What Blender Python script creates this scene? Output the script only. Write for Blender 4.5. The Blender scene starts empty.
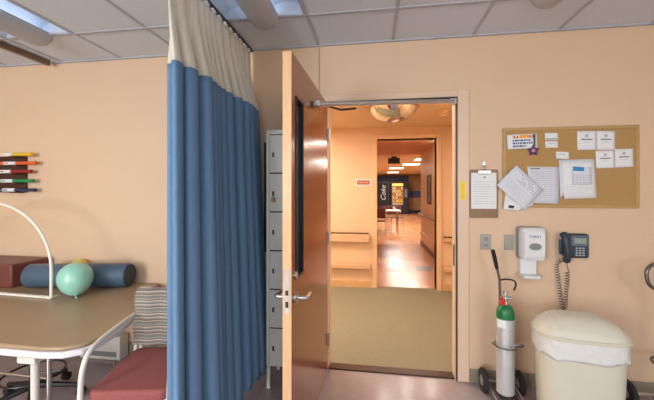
import bpy, math, random
from mathutils import Vector, Matrix
random.seed(7)
C = bpy.context.scene.collection
PI = math.pi
A0 = math.atan(47 / 323)          # camera yaw to the left of the wall normal
F, H, D = 323.0, 1.44, 2.555      # focal length in px, eye height, distance of the doorway wall


def wp(px, py, Y=D):
    """point of the photograph on the plane Y"""
    u = (px - 327) / F; v = (190 - py) / F
    rx = -math.sin(A0) + u * math.cos(A0); ry = math.cos(A0) + u * math.sin(A0)
    t = Y / ry
    return Vector((rx * t, Y, H + v * t))


# ------------------------------------------------------------------ materials
def lin(c):
    return tuple((x / 255 / 12.92) if x / 255 <= 0.04045 else ((x / 255 + 0.055) / 1.055) ** 2.4 for x in c)


def mat(name, rgb, rough=0.5, metal=0.0, noise=0.06, nscale=8.0, bump=0.0, bscale=60.0, coat=0.0,
        emit=None, es=0.0, trans=0.0, alpha=1.0, sheen=0.0, stretch=None):
    m = bpy.data.materials.new(name); m.use_nodes = True
    nt = m.node_tree; b = nt.nodes['Principled BSDF']
    c = lin(rgb)
    b.inputs['Roughness'].default_value = rough
    b.inputs['Metallic'].default_value = metal
    b.inputs['Coat Weight'].default_value = coat
    b.inputs['Coat Roughness'].default_value = 0.12
    b.inputs['Transmission Weight'].default_value = trans
    b.inputs['Alpha'].default_value = alpha
    b.inputs['Sheen Weight'].default_value = sheen
    tc = nt.nodes.new('ShaderNodeTexCoord'); mp = nt.nodes.new('ShaderNodeMapping')
    nt.links.new(tc.outputs['Object'], mp.inputs['Vector'])
    if stretch: mp.inputs['Scale'].default_value = stretch
    n = nt.nodes.new('ShaderNodeTexNoise'); n.inputs['Scale'].default_value = nscale; n.inputs['Detail'].default_value = 4
    nt.links.new(mp.outputs['Vector'], n.inputs['Vector'])
    r = nt.nodes.new('ShaderNodeValToRGB')
    r.color_ramp.elements[0].position = 0.3; r.color_ramp.elements[1].position = 0.7
    r.color_ramp.elements[0].color = (*[x * (1 - noise) for x in c], 1)
    r.color_ramp.elements[1].color = (*[min(1, x * (1 + noise)) for x in c], 1)
    nt.links.new(n.outputs['Fac'], r.inputs['Fac']); nt.links.new(r.outputs['Color'], b.inputs['Base Color'])
    if bump:
        n2 = nt.nodes.new('ShaderNodeTexNoise'); n2.inputs['Scale'].default_value = bscale; n2.inputs['Detail'].default_value = 3
        nt.links.new(mp.outputs['Vector'], n2.inputs['Vector'])
        bp = nt.nodes.new('ShaderNodeBump'); bp.inputs['Strength'].default_value = bump; bp.inputs['Distance'].default_value = 0.01
        nt.links.new(n2.outputs['Fac'], bp.inputs['Height']); nt.links.new(bp.outputs['Normal'], b.inputs['Normal'])
    if emit:
        b.inputs['Emission Color'].default_value = (*lin(emit), 1); b.inputs['Emission Strength'].default_value = es
    return m


def ramp_mat(name, coord_axis, scale, stops, rough=0.7, bump=0.0):
    """bands of colour repeating along one object axis"""
    m = mat(name, (200, 200, 200), rough, bump=bump, bscale=200)
    nt = m.node_tree; b = nt.nodes['Principled BSDF']
    tc = nt.nodes.new('ShaderNodeTexCoord'); s = nt.nodes.new('ShaderNodeSeparateXYZ')
    nt.links.new(tc.outputs['Object'], s.inputs[0])
    mu = nt.nodes.new('ShaderNodeMath'); mu.operation = 'MULTIPLY'; mu.inputs[1].default_value = scale
    fr = nt.nodes.new('ShaderNodeMath'); fr.operation = 'FRACT'
    nt.links.new(s.outputs[coord_axis], mu.inputs[0]); nt.links.new(mu.outputs[0], fr.inputs[0])
    r = nt.nodes.new('ShaderNodeValToRGB'); cr = r.color_ramp; cr.interpolation = 'CONSTANT'
    while len(cr.elements) < len(stops): cr.elements.new(0.5)
    for e, (p, c) in zip(cr.elements, stops): e.position = p; e.color = (*lin(c), 1)
    nt.links.new(fr.outputs[0], r.inputs['Fac']); nt.links.new(r.outputs['Color'], b.inputs['Base Color'])
    return m


def wood(name, c1, c2, rough=0.3, coat=0.3, stretch=(14, 14, 0.9)):
    m = mat(name, c1, rough, coat=coat, nscale=5, stretch=stretch)
    r = [n for n in m.node_tree.nodes if n.type == 'VALTORGB'][0]
    r.color_ramp.elements[0].color = (*lin(c1), 1); r.color_ramp.elements[1].color = (*lin(c2), 1)
    return m


M = {}
M['wall'] = mat('wall_paint', (217, 188, 158), 0.55, noise=0.015, nscale=2, bump=0.05, bscale=180)
M['casing'] = mat('casing_paint', (221, 193, 166), 0.38, noise=0.01)
M['hallwall'] = mat('hall_wall_paint', (222, 188, 150), 0.45, noise=0.02, nscale=2)
M['halltrim'] = mat('hall_trim', (226, 192, 150), 0.4, noise=0.02)
M['hallceil'] = mat('hall_ceiling', (222, 192, 158), 0.8, noise=0.03, nscale=30)
M['vestceil_shaded'] = mat('vestibule_ceiling_shaded', (205, 150, 120), 0.8, noise=0.03)  # same ceiling as the cafeteria, dimmer light painted into its colour
M['ceil'] = mat('ceiling_tile', (214, 224, 236), 0.9, noise=0.04, nscale=60, bump=0.15, bscale=150)
M['tbar'] = mat('ceiling_grid', (176, 182, 190), 0.7)
M['base'] = mat('cove_base', (140, 130, 112), 0.5)
M['hallbase'] = mat('hall_base', (214, 170, 120), 0.5)
M['vinyl'] = mat('vinyl_floor', (156, 142, 143), 0.2, noise=0.05, nscale=25)
M['carpet'] = mat('carpet', (140, 133, 110), 0.95, noise=0.22, nscale=160, bump=0.6, bscale=300)
M['thresh'] = mat('threshold_bronze', (72, 50, 38), 0.4, metal=0.3)
M['door'] = wood('door_veneer', (118, 54, 22), (148, 78, 34), 0.22, 0.25)
M['dooredge'] = wood('door_edge', (212, 170, 124), (222, 182, 136), 0.5, 0.1)
M['steel'] = mat('brushed_steel', (190, 190, 188), 0.28, metal=0.9, noise=0.04)
M['chrome'] = mat('chrome', (215, 215, 215), 0.14, metal=1.0, noise=0.01)
M['darkmetal'] = mat('dark_metal', (60, 56, 56), 0.35, metal=0.6)
M['gunmetal'] = mat('gunmetal', (120, 116, 112), 0.35, metal=0.7)
M['plate'] = mat('plate_steel', (160, 155, 148), 0.4, metal=0.5)
M['black'] = mat('black_plastic', (26, 27, 29), 0.4)
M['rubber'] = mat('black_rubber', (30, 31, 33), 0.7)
M['glassdark'] = mat('lite_glass', (70, 88, 100), 0.08, noise=0.02)
M['curtain'] = mat('blue_curtain', (98, 134, 170), 0.8, noise=0.03, nscale=40)
M['mesh'] = mat('mesh_curtain', (228, 224, 208), 0.85, noise=0.05, nscale=120, alpha=0.86)
M['white'] = mat('white_plastic', (226, 226, 222), 0.35, noise=0.01)
M['whitemetal'] = mat('white_metal', (224, 220, 210), 0.35, noise=0.01)
M['paper'] = mat('white_paper', (228, 230, 232), 0.8, noise=0.015)
M['paper2'] = mat('cool_paper', (214, 219, 226), 0.8, noise=0.015)
M['ink'] = mat('grey_ink', (172, 177, 186), 0.8)
M['inkd'] = mat('dark_ink', (110, 112, 122), 0.8)
M['inkr'] = mat('orange_ink', (214, 108, 52), 0.8)
M['inky'] = mat('yellow_ink', (240, 170, 50), 0.8)
M['inkb'] = mat('blue_ink', (60, 84, 140), 0.8)
M['bluehead'] = mat('blue_header', (58, 138, 196), 0.8)
M['cork'] = mat('cork', (178, 142, 88), 0.9, noise=0.1, nscale=180, bump=0.3, bscale=250)
M['corkframe'] = mat('board_frame', (184, 150, 98), 0.5)
M['clipbrown'] = mat('clipboard_brown', (142, 112, 82), 0.5, noise=0.08, nscale=60)
M['purple'] = mat('purple_star', (82, 40, 84), 0.5)
M['pinkdot'] = mat('pink_disc', (200, 130, 190), 0.5)
M['yellow'] = mat('yellow_sticker', (240, 214, 60), 0.5)
M['locker'] = mat('locker_paint', (218, 222, 212), 0.4, noise=0.02)
M['lockseam'] = mat('locker_seam', (62, 66, 60), 0.6)
M['vinyltop'] = mat('mat_vinyl', (164, 140, 110), 0.36, noise=0.03, nscale=6, bump=0.04, bscale=15)
M['tableedge'] = mat('table_edge', (222, 222, 228), 0.35, noise=0.01)
M['redseat'] = mat('red_fabric', (150, 84, 82), 0.85, noise=0.1, nscale=120, bump=0.2, bscale=300)
M['burg'] = mat('burgundy_vinyl', (112, 62, 58), 0.4, noise=0.05)
M['roll'] = mat('blue_vinyl', (74, 98, 120), 0.36, noise=0.03)
M['rollend'] = mat('navy_vinyl', (40, 52, 68), 0.5)
M['teal'] = mat('teal_balloon', (150, 208, 192), 0.3, noise=0.02, coat=0.3)
M['ballyellow'] = mat('yellow_ball', (220, 200, 90), 0.5)
M['hoop'] = mat('hoop_white', (236, 232, 222), 0.4, noise=0.01)
M['rack'] = mat('rack_brown', (66, 34, 20), 0.5)
for k, c in dict(yellow=(226, 186, 40), orange=(220, 98, 48), red=(158, 34, 34), green=(34, 140, 82), navy=(48, 56, 82)).items():
    M['bar_' + k] = mat('bar_' + k, c, 0.4, noise=0.02)
M['bin'] = mat('bin_beige', (206, 204, 188), 0.42, noise=0.015)
M['liner'] = mat('bin_liner', (216, 218, 214), 0.3, noise=0.04, nscale=30, bump=0.5, bscale=22)
M['silver'] = mat('cylinder_aluminium', (205, 208, 208), 0.38, metal=0.5, noise=0.03)
M['green'] = mat('cylinder_green', (18, 112, 62), 0.35)
M['redknob'] = mat('red_plastic', (196, 44, 34), 0.4)
M['grip'] = mat('grip_black', (24, 24, 26), 0.6)
M['disp'] = mat('dispenser_white', (222, 224, 226), 0.32, noise=0.01)
M['dispgrey'] = mat('dispenser_grey', (130, 134, 138), 0.4)
M['phone'] = mat('phone_slate', (46, 58, 72), 0.4, noise=0.02)
M['phonelt'] = mat('phone_panel', (92, 106, 120), 0.4, noise=0.02)
M['lcd'] = mat('phone_lcd', (146, 160, 146), 0.3)
M['key'] = mat('phone_key', (176, 186, 196), 0.5)
M['cable'] = mat('grey_cable', (150, 150, 152), 0.5)
M['basket'] = mat('troffer_basket', (178, 180, 184), 0.5, noise=0.02)
M['vault'] = mat('troffer_reflector', (200, 208, 216), 0.5, noise=0.01)
M['lamp'] = mat('lamp_tube', (255, 255, 255), 0.5, emit=(206, 226, 255), es=4)
M['warmlamp'] = mat('warm_lamp', (255, 240, 220), 0.5, emit=(255, 214, 160), es=6)
M['cafelamp'] = mat('cafeteria_lamp', (255, 245, 230), 0.5, emit=(255, 236, 208), es=7)
M['track'] = mat('track_brown', (118, 96, 72), 0.5)
M['trackgrey'] = mat('track_grey', (150, 146, 140), 0.5)
M['mirror'] = mat('convex_mirror', (220, 222, 220), 0.04, metal=1.0, noise=0.0)
M['mirrorrim'] = mat('mirror_rim', (196, 130, 70), 0.4)
M['railtop'] = mat('rail_bronze', (96, 62, 40), 0.4)
M['railface'] = mat('rail_beige', (214, 172, 132), 0.4)
M['signpink'] = mat('sign_rose', (176, 92, 84), 0.5)
M['bluepanel'] = mat('blue_panel', (62, 76, 118), 0.5)
M['navyvend'] = mat('vending_navy', (26, 36, 52), 0.35)
M['vendglass'] = mat('vending_glow', (60, 44, 20), 0.4, emit=(255, 190, 70), es=0.35)
M['vendlamp'] = mat('vending_lamp', (255, 230, 120), 0.4, emit=(255, 226, 90), es=2.2)
M['snackred'] = mat('snack_red', (190, 52, 36), 0.5)
M['snackyel'] = mat('snack_yellow', (230, 180, 60), 0.5)
M['snackwht'] = mat('snack_white', (225, 220, 210), 0.5)
M['skin'] = mat('table_top', (225, 214, 200), 0.25)
M['maroon'] = mat('maroon_seat', (92, 44, 44), 0.5)
M['art'] = mat('picture_art', (120, 150, 150), 0.4, noise=0.4, nscale=6)
M['sky'] = mat('window_glass', (235, 240, 245), 0.05, trans=1.0)
M['blanket'] = ramp_mat('striped_blanket', 2, 13.0, [(0, (128, 120, 112)), (.12, (170, 162, 148)), (.2, (104, 102, 106)), (.3, (154, 134, 122)),
    (.4, (182, 174, 158)), (.48, (100, 112, 110)), (.56, (150, 128, 124)), (.66, (186, 178, 162)), (.74, (112, 98, 100)), (.82, (158, 152, 140)),
    (.9, (122, 130, 126))], 0.95, 0.3)


def brick_mat():
    m = mat('buff_block', (176, 146, 112), 0.7)
    nt = m.node_tree; b = nt.nodes['Principled BSDF']
    tc = nt.nodes.new('ShaderNodeTexCoord'); mp = nt.nodes.new('ShaderNodeMapping'); mp.inputs['Rotation'].default_value = (PI / 2, 0, 0)
    nt.links.new(tc.outputs['Object'], mp.inputs[0])
    br = nt.nodes.new('ShaderNodeTexBrick'); br.inputs['Scale'].default_value = 2.5
    br.inputs['Color1'].default_value = (*lin((180, 150, 112)), 1); br.inputs['Color2'].default_value = (*lin((160, 130, 98)), 1)
    br.inputs['Mortar'].default_value = (*lin((140, 120, 98)), 1)
    nt.links.new(mp.outputs[0], br.inputs[0]); nt.links.new(br.outputs['Color'], b.inputs['Base Color'])
    return m


def tile_mat():
    """polished orange-buff tiles of 30 cm with scattered darker ones"""
    m = mat('cafeteria_tile', (214, 150, 96), 0.27)
    nt = m.node_tree; b = nt.nodes['Principled BSDF']
    tc = nt.nodes.new('ShaderNodeTexCoord')
    mp = nt.nodes.new('ShaderNodeMapping'); mp.inputs['Scale'].default_value = (3.3, 3.3, 3.3)
    nt.links.new(tc.outputs['Object'], mp.inputs[0])
    fl = nt.nodes.new('ShaderNodeVectorMath'); fl.operation = 'FLOOR'; nt.links.new(mp.outputs[0], fl.inputs[0])
    w = nt.nodes.new('ShaderNodeTexWhiteNoise'); w.noise_dimensions = '2D'; nt.links.new(fl.outputs[0], w.inputs['Vector'])
    r = nt.nodes.new('ShaderNodeValToRGB'); cr = r.color_ramp; cr.interpolation = 'CONSTANT'
    for _ in range(2): cr.elements.new(0.5)
    for e, (p, c) in zip(cr.elements, [(0, (206, 152, 104)), (.4, (200, 144, 98)), (.75, (196, 138, 94)), (.97, (186, 124, 90))]):
        e.position = p; e.color = (*lin(c), 1)
    nt.links.new(w.outputs['Value'], r.inputs['Fac']); nt.links.new(r.outputs['Color'], b.inputs['Base Color'])
    return m


M['floor_patch_brown'] = mat('floor_patch_brown', (132, 74, 50), 0.3); M['inlay_grey'] = mat('inlay_grey', (132, 128, 124), 0.3); M['inlay_rose'] = mat('inlay_rose', (196, 120, 96), 0.3)
M['brick'] = brick_mat(); M['tile'] = tile_mat()


# ------------------------------------------------------------------ mesh builder
class MB:
    def __init__(s): s.v = []; s.f = []

    def add(s, vs, fs, mtx=None):
        n = len(s.v)
        s.v += [(mtx @ Vector(v)) if mtx else Vector(v) for v in vs]
        s.f += [tuple(n + i for i in f) for f in fs]
        return s

    def box(s, x0, x1, y0, y1, z0, z1, mtx=None):
        vs = [(x, y, z) for z in (z0, z1) for y in (y0, y1) for x in (x0, x1)]
        return s.add(vs, [(0, 2, 3, 1), (4, 5, 7, 6), (0, 1, 5, 4), (2, 6, 7, 3), (0, 4, 6, 2), (1, 3, 7, 5)], mtx)

    def tube(s, pts, r, seg=10, closed=False, cap=True):
        pts = [Vector(p) for p in pts]; n = len(pts)
        rs = r if isinstance(r, (list, tuple)) else [r] * n
        rings = []; up = None
        for i, p in enumerate(pts):
            if closed: t = pts[(i + 1) % n] - pts[i - 1]
            else: t = pts[min(i + 1, n - 1)] - pts[max(i - 1, 0)]
            t.normalize()
            if up is None: up = Vector((0, 0, 1)) if abs(t.z) < .9 else Vector((1, 0, 0))
            a = up - t * up.dot(t)
            if a.length < 1e-5: a = t.orthogonal()
            a.normalize(); up = a; b = t.cross(a)
            rings.append([p + (a * math.cos(2 * PI * k / seg) + b * math.sin(2 * PI * k / seg)) * rs[i] for k in range(seg)])
        vs = [v for g in rings for v in g]; fs = []
        for i in range(n if closed else n - 1):
            j = (i + 1) % n
            for k in range(seg):
                l = (k + 1) % seg
                fs.append((i * seg + k, i * seg + l, j * seg + l, j * seg + k))
        if not closed and cap:
            fs.append(tuple(range(seg))[::-1]); fs.append(tuple((n - 1) * seg + k for k in range(seg)))
        return s.add(vs, fs)

    def lathe(s, prof, seg=24, mtx=None):
        """profile of (radius, z) turned about z"""
        vs = []; fs = []
        for (r, z) in prof:
            for k in range(seg): vs.append((max(r, 1e-4) * math.cos(2 * PI * k / seg), max(r, 1e-4) * math.sin(2 * PI * k / seg), z))
        for i in range(len(prof) - 1):
            for k in range(seg):
                l = (k + 1) % seg
                fs.append((i * seg + k, i * seg + l, (i + 1) * seg + l, (i + 1) * seg + k))
        fs.append(tuple(range(seg))[::-1]); fs.append(tuple((len(prof) - 1) * seg + k for k in range(seg)))
        return s.add(vs, fs, mtx)

    def prism(s, poly, z0, z1, mtx=None):
        n = len(poly)
        vs = [(x, y, z0) for x, y in poly] + [(x, y, z1) for x, y in poly]
        fs = [tuple(range(n))[::-1], tuple(range(n, 2 * n))] + [(i, (i + 1) % n, n + (i + 1) % n, n + i) for i in range(n)]
        return s.add(vs, fs, mtx)

    def build(s, name, m, parent=None, bevel=0.0, smooth=35, seg=2, sub=0, solid=0.0, local=False):
        me = bpy.data.meshes.new(name)
        vs = s.v
        org = Vector((0, 0, 0))
        if not local:
            if parent is not None:
                org = wloc(parent)
            else:
                xs = [v.x for v in vs]; ys = [v.y for v in vs]
                org = Vector(((min(xs) + max(xs)) / 2, (min(ys) + max(ys)) / 2, min(v.z for v in vs)))
        me.from_pydata([tuple(v - org) for v in vs], [], s.f)
        me.update(); me.validate()
        o = bpy.data.objects.new(name, me); C.objects.link(o)
        me.materials.append(m)
        if parent is not None: o.parent = parent
        elif not local: o.location = org
        if smooth:
            me.shade_smooth(); me.set_sharp_from_angle(angle=math.radians(smooth))
        if solid:
            md = o.modifiers.new('thickness', 'SOLIDIFY'); md.thickness = solid; md.offset = 0
        if bevel:
            md = o.modifiers.new('bevel', 'BEVEL'); md.width = bevel; md.segments = seg; md.limit_method = 'ANGLE'; md.angle_limit = math.radians(40)
        if sub:
            md = o.modifiers.new('sub', 'SUBSURF'); md.levels = sub; md.render_levels = sub
        return o


def wloc(o):
    p = Vector((0, 0, 0))
    while o is not None: p = p + o.location; o = o.parent
    return p


def thing(name, label, cat, loc=(0, 0, 0), rz=0.0, group=None):
    o = bpy.data.objects.new(name, None); C.objects.link(o)
    o.location = loc; o.rotation_euler = (0, 0, rz); o.empty_display_size = 0.1
    o['label'] = label; o['category'] = cat
    if group: o['group'] = group
    return o


def tag(o, label, cat, group=None, kind=None):
    o['label'] = label; o['category'] = cat
    if group: o['group'] = group
    if kind: o['kind'] = kind
    return o


def struct(o): o['kind'] = 'structure'; return o


def boxm(*b): return MB().box(*b)


def dup(root, loc, label, rz=None):
    r = root.copy(); C.objects.link(r); r.location = loc; r['label'] = label
    if rz is not None: r.rotation_euler = (0, 0, rz)
    for ch in list(root.children):
        c = ch.copy(); C.objects.link(c); c.parent = r
        for g in list(ch.children):
            d = g.copy(); C.objects.link(d); d.parent = c
    return r


def arc(c, r, a0, a1, n, plane='xz'):
    out = []
    for i in range(n + 1):
        a = a0 + (a1 - a0) * i / n
        u, v = r * math.cos(a), r * math.sin(a)
        out.append((c[0] + u, c[1], c[2] + v) if plane == 'xz' else (c[0] + u, c[1] + v, c[2]) if plane == 'xy' else (c[0], c[1] + u, c[2] + v))
    return out


def smoothpath(pts, n=6):
    """Catmull-Rom through points"""
    P = [Vector(p) for p in pts]; P = [P[0]] + P + [P[-1]]; out = []
    for i in range(1, len(P) - 2):
        for k in range(n):
            t = k / n
            out.append(0.5 * ((2 * P[i]) + (-P[i - 1] + P[i + 1]) * t + (2 * P[i - 1] - 5 * P[i] + 4 * P[i + 1] - P[i + 2]) * t * t
                              + (-P[i - 1] + 3 * P[i] - 3 * P[i + 1] + P[i + 2]) * t ** 3))
    out.append(P[-2]); return out


def rrect(x0, x1, y0, y1, r, n=5):
    p = []
    for cx, cy, a in ((x1 - r, y1 - r, 0), (x0 + r, y1 - r, PI / 2), (x0 + r, y0 + r, PI), (x1 - r, y0 + r, 1.5 * PI)):
        for k in range(n + 1): p.append((cx + r * math.cos(a + k * PI / 2 / n), cy + r * math.sin(a + k * PI / 2 / n)))
    return p


def text_mesh(txt, size, name, m, parent, mtx, shear=0.0):
    cu = bpy.data.curves.new('txt', 'FONT'); cu.body = txt; cu.size = size; cu.extrude = 0.0006; cu.align_x = 'CENTER'; cu.align_y = 'CENTER'; cu.shear = shear
    o = bpy.data.objects.new('txt', cu); C.objects.link(o)
    dg = bpy.context.evaluated_depsgraph_get(); dg.update()
    me = bpy.data.meshes.new_from_object(o.evaluated_get(dg))
    bpy.data.objects.remove(o); bpy.data.curves.remove(cu)
    me.name = name; me.transform(mtx)
    r = bpy.data.objects.new(name, me); C.objects.link(r); r.parent = parent
    me.materials.clear(); me.materials.append(m)
    return r


WALLTX = lambda x, y, z: Matrix.Translation((x, y, z)) @ Matrix.Rotation(PI / 2, 4, 'X')   # drawing plane -> facing -Y

# ------------------------------------------------------------------ room shell
RX0, RX1, RY0, CZ = -4.6, 3.3, -3.6, 2.6
ox0, ox1, oz = -0.364, 0.62, 2.142
w = MB(); w.box(RX0 - .12, ox0, D, 2.665, 0, 2.9); w.box(ox1, RX1 + .12, D, 2.665, 0, 2.9); w.box(ox0, ox1, D, 2.665, oz, 2.9)
struct(w.build('wall_front', M['wall'], smooth=0))
struct(boxm(RX0 - .12, RX0, RY0, D, 0, 2.9).build('wall_left', M['wall'], smooth=0))
struct(boxm(RX1, RX1 + .12, RY0, D, 0, 2.9).build('wall_right', M['wall'], smooth=0))
WIN = [(-3.9, -2.0), (-1.4, 0.5), (1.0, 2.9)]
w = MB(); w.box(RX0 - .12, RX1 + .12, RY0 - .15, RY0, 0, .9); w.box(RX0 - .12, RX1 + .12, RY0 - .15, RY0, 2.3, 2.9)
xs = [RX0 - .12] + [x for p in WIN for x in p] + [RX1 + .12]
for i in range(0, len(xs), 2): w.box(xs[i], xs[i + 1], RY0 - .15, RY0, .9, 2.3)
struct(w.build('wall_back', M['wall'], smooth=0))
for i, (a, b) in enumerate(WIN):
    wn = MB().box(a, b, RY0 - .1, RY0 - .05, .9, .95).box(a, b, RY0 - .1, RY0 - .05, 2.25, 2.3)
    wn.box(a, a + .05, RY0 - .1, RY0 - .05, .95, 2.25).box(b - .05, b, RY0 - .1, RY0 - .05, .95, 2.25).box((a + b) / 2 - .025, (a + b) / 2 + .025, RY0 - .1, RY0 - .05, .95, 2.25)
    f = struct(wn.build('window_%d' % (i + 1), M['white'], smooth=0))
    boxm(a + .05, b - .05, RY0 - .08, RY0 - .074, .95, 2.25).build('pane', M['sky'], f, smooth=0)
struct(boxm(RX0 - .12, RX1 + .12, RY0 - .15, 2.57, -.1, 0).build('floor', M['vinyl'], smooth=0))

# ceiling with openings for the light troffers
TX = [-.44 + .586 * k for k in range(-8, 8)]
TY = [2.1 - 1.17 * k for k in range(0, 6)]
TROF = [(-.44 + .586 * i, 2.1 - 1.17 * j) for j in (1, 3) for i in (-1, -4, 2)]   # lower-left corner of each cell
def is_trof(x, y): return any(abs(x - a) < .01 and abs(y - b) < .01 for a, b in TROF)
w = MB(); g = MB()
gx = [RX0 - .1] + [x for x in TX if RX0 < x < RX1] + [RX1 + .1]
gy = [RY0 - .1] + sorted(y for y in TY if y > RY0) + [D + .05]
for i in range(len(gx) - 1):
    for j in range(len(gy) - 1):
        if is_trof(gx[i], gy[j]): continue
        w.box(gx[i], gx[i + 1], gy[j], gy[j + 1], CZ, CZ + .02)
struct(w.build('ceiling', M['ceil'], smooth=0))
for x in gx[1:-1]: g.box(x - .011, x + .011, RY0, D, CZ - .005, CZ + .001)
for y in gy[1:-1]: g.box(RX0, RX1, y - .011, y + .011, CZ - .006, CZ + .0005)
g.box(RX0, RX1, D - .02, D, CZ - .012, CZ)
struct(g.build('trim_1', M['tbar'], smooth=0))
# doorway casing (one welded metal frame) and stops
w = MB()
cw = .085
w.box(ox0 - cw, ox0, D - .012, D + .001, 0, oz + .05).box(ox1, ox1 + cw, D - .012, D + .001, 0, oz + .05).box(ox0, ox1, D - .012, D + .001, oz, oz + .05)
struct(w.build('trim_2', M['casing'], bevel=.003))
w = MB(); w.box(ox1 - .013, ox1, D + .012, D + .1, 0, oz).box(ox0, ox0 + .01, D + .05, D + .1, 0, oz).box(ox0, ox1, D + .012, D + .1, oz - .013, oz)
struct(w.build('trim_3', M['casing'], bevel=.002))
w = MB(); w.box(ox1 - .006, ox1 + .002, D - .013, D + .012, .002, oz).box(ox0, ox1, D - .010, D + .012, oz - .012, oz + .002)
struct(w.build('trim_4', M['darkmetal'], smooth=0))
struct(boxm(ox0, ox1, 2.57, 2.655, -.05, .012).build('trim_5', M['thresh'], bevel=.004))
struct(boxm(-.437, -.431, D - .006, D + .001, 2.2, CZ).build('trim_6', M['corkframe'], smooth=0))
w = MB(); w.box(RX0, ox0 - cw, D - .012, D, 0, .11).box(ox1 + cw, RX1, D - .012, D, 0, .1)
struct(w.build('baseboard_front', M['base'], bevel=.004))
struct(boxm(RX0, RX0 + .012, RY0, D - .012, 0, .1).build('baseboard_left', M['base'], bevel=.004))
struct(boxm(RX1 - .012, RX1, RY0, D - .012, 0, .1).build('baseboard_right', M['base'], bevel=.004))

# ------------------------------------------------------------------ the open door
dr = bpy.data.objects.new('door_1', None); C.objects.link(dr); dr['kind'] = 'structure'
dr.location = (-.366, 2.545, 0); dr.rotation_euler = (0, 0, math.atan2(-1.0, -.036))
LW = 1.0
w = MB(); lx0, lx1, lz0, lz1 = .775, .925, .975, 1.925
w.box(0, lx0, -.045, 0, .012, 2.125).box(lx1, LW - .003, -.045, 0, .012, 2.125).box(lx0, lx1, -.045, 0, .012, lz0).box(lx0, lx1, -.045, 0, lz1, 2.125)
w.build('leaf', M['door'], dr, smooth=0, local=True)
boxm(LW - .003, LW, -.045, 0, .012, 2.125).build('edge_band', M['dooredge'], dr, local=True, smooth=0)
w = MB(); t = .014
w.box(lx0, lx1, -.051, .006, lz0, lz0 + t).box(lx0, lx1, -.051, .006, lz1 - t, lz1).box(lx0, lx0 + t, -.051, .006, lz0 + t, lz1 - t).box(lx1 - t, lx1, -.051, .006, lz0 + t, lz1 - t)
w.build('window_frame', M['black'], dr, local=True, bevel=.002)
boxm(lx0 + t, lx1 - t, -.026, -.019, lz0 + t, lz1 - t).build('pane', M['glassdark'], dr, local=True, smooth=0)
boxm(LW, LW + .002, -.034, -.011, .83, 1.05).build('lock_plate', M['steel'], dr, local=True, bevel=.0008)
w = MB(); w.box(LW + .001, LW + .0026, -.030, -.015, .86, .89).box(LW + .001, LW + .0026, -.030, -.015, .92, .945)
w.build('latch', M['black'], dr, local=True, smooth=0)
for sgn, y0 in ((1, 0), (-1, -.045)):
    h = MB(); z = .890
    h.tube([(.93, y0, z), (.93, y0 + sgn * .012, z)], .028, 20)
    h.tube(smoothpath([(.93, y0 + sgn * .01, z), (.93, y0 + sgn * .05, z), (.915, y0 + sgn * .062, z), (.88, y0 + sgn * .060, z), (.848, y0 + sgn * .058, z)], 5), .010, 12)
    h.build('door_handle', M['steel'], dr, local=True)
MB().tube([(.935, 0, 1.005), (.935, .012, 1.005)], .020, 18).build('lock_cylinder', M['steel'], dr, local=True)
for z in (.25, 1.06, 1.88):
    MB().tube([(-.004, .010, z - .05), (-.004, .010, z + .05)], .007, 10).build('hinge', M['steel'], dr, local=True)
# overhead door holder: rod from frame head to the door face
dc = thing('door_closer', 'long silver overhead closer arm across the top of the open doorway', 'door closer', (.1, D - .03, 2.08))
boxm(ox0 + .05, ox1 - .01, D - .03, D - .008, 2.118, 2.138).build('track', M['darkmetal'], dc, bevel=.002)
MB().tube([(.585, D - .045, 2.098), (-.345, 2.02, 1.985)], .0165, 12).build('arm', M['chrome'], dc)
boxm(.56, .605, D - .055, D - .012, 2.075, 2.12).build('end_bracket', M['steel'], dc, bevel=.003)
w = MB(); w.box(-.378, -.335, 1.985, 2.05, 1.965, 2.003); w.build('door_bracket', M['steel'], dc, bevel=.004)
MB().tube([(-.30, 2.07, 1.985), (-.22, 2.16, 1.978), (-.12, 2.2, 1.995)], .007, 8).build('elbow', M['darkmetal'], dc)

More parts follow.
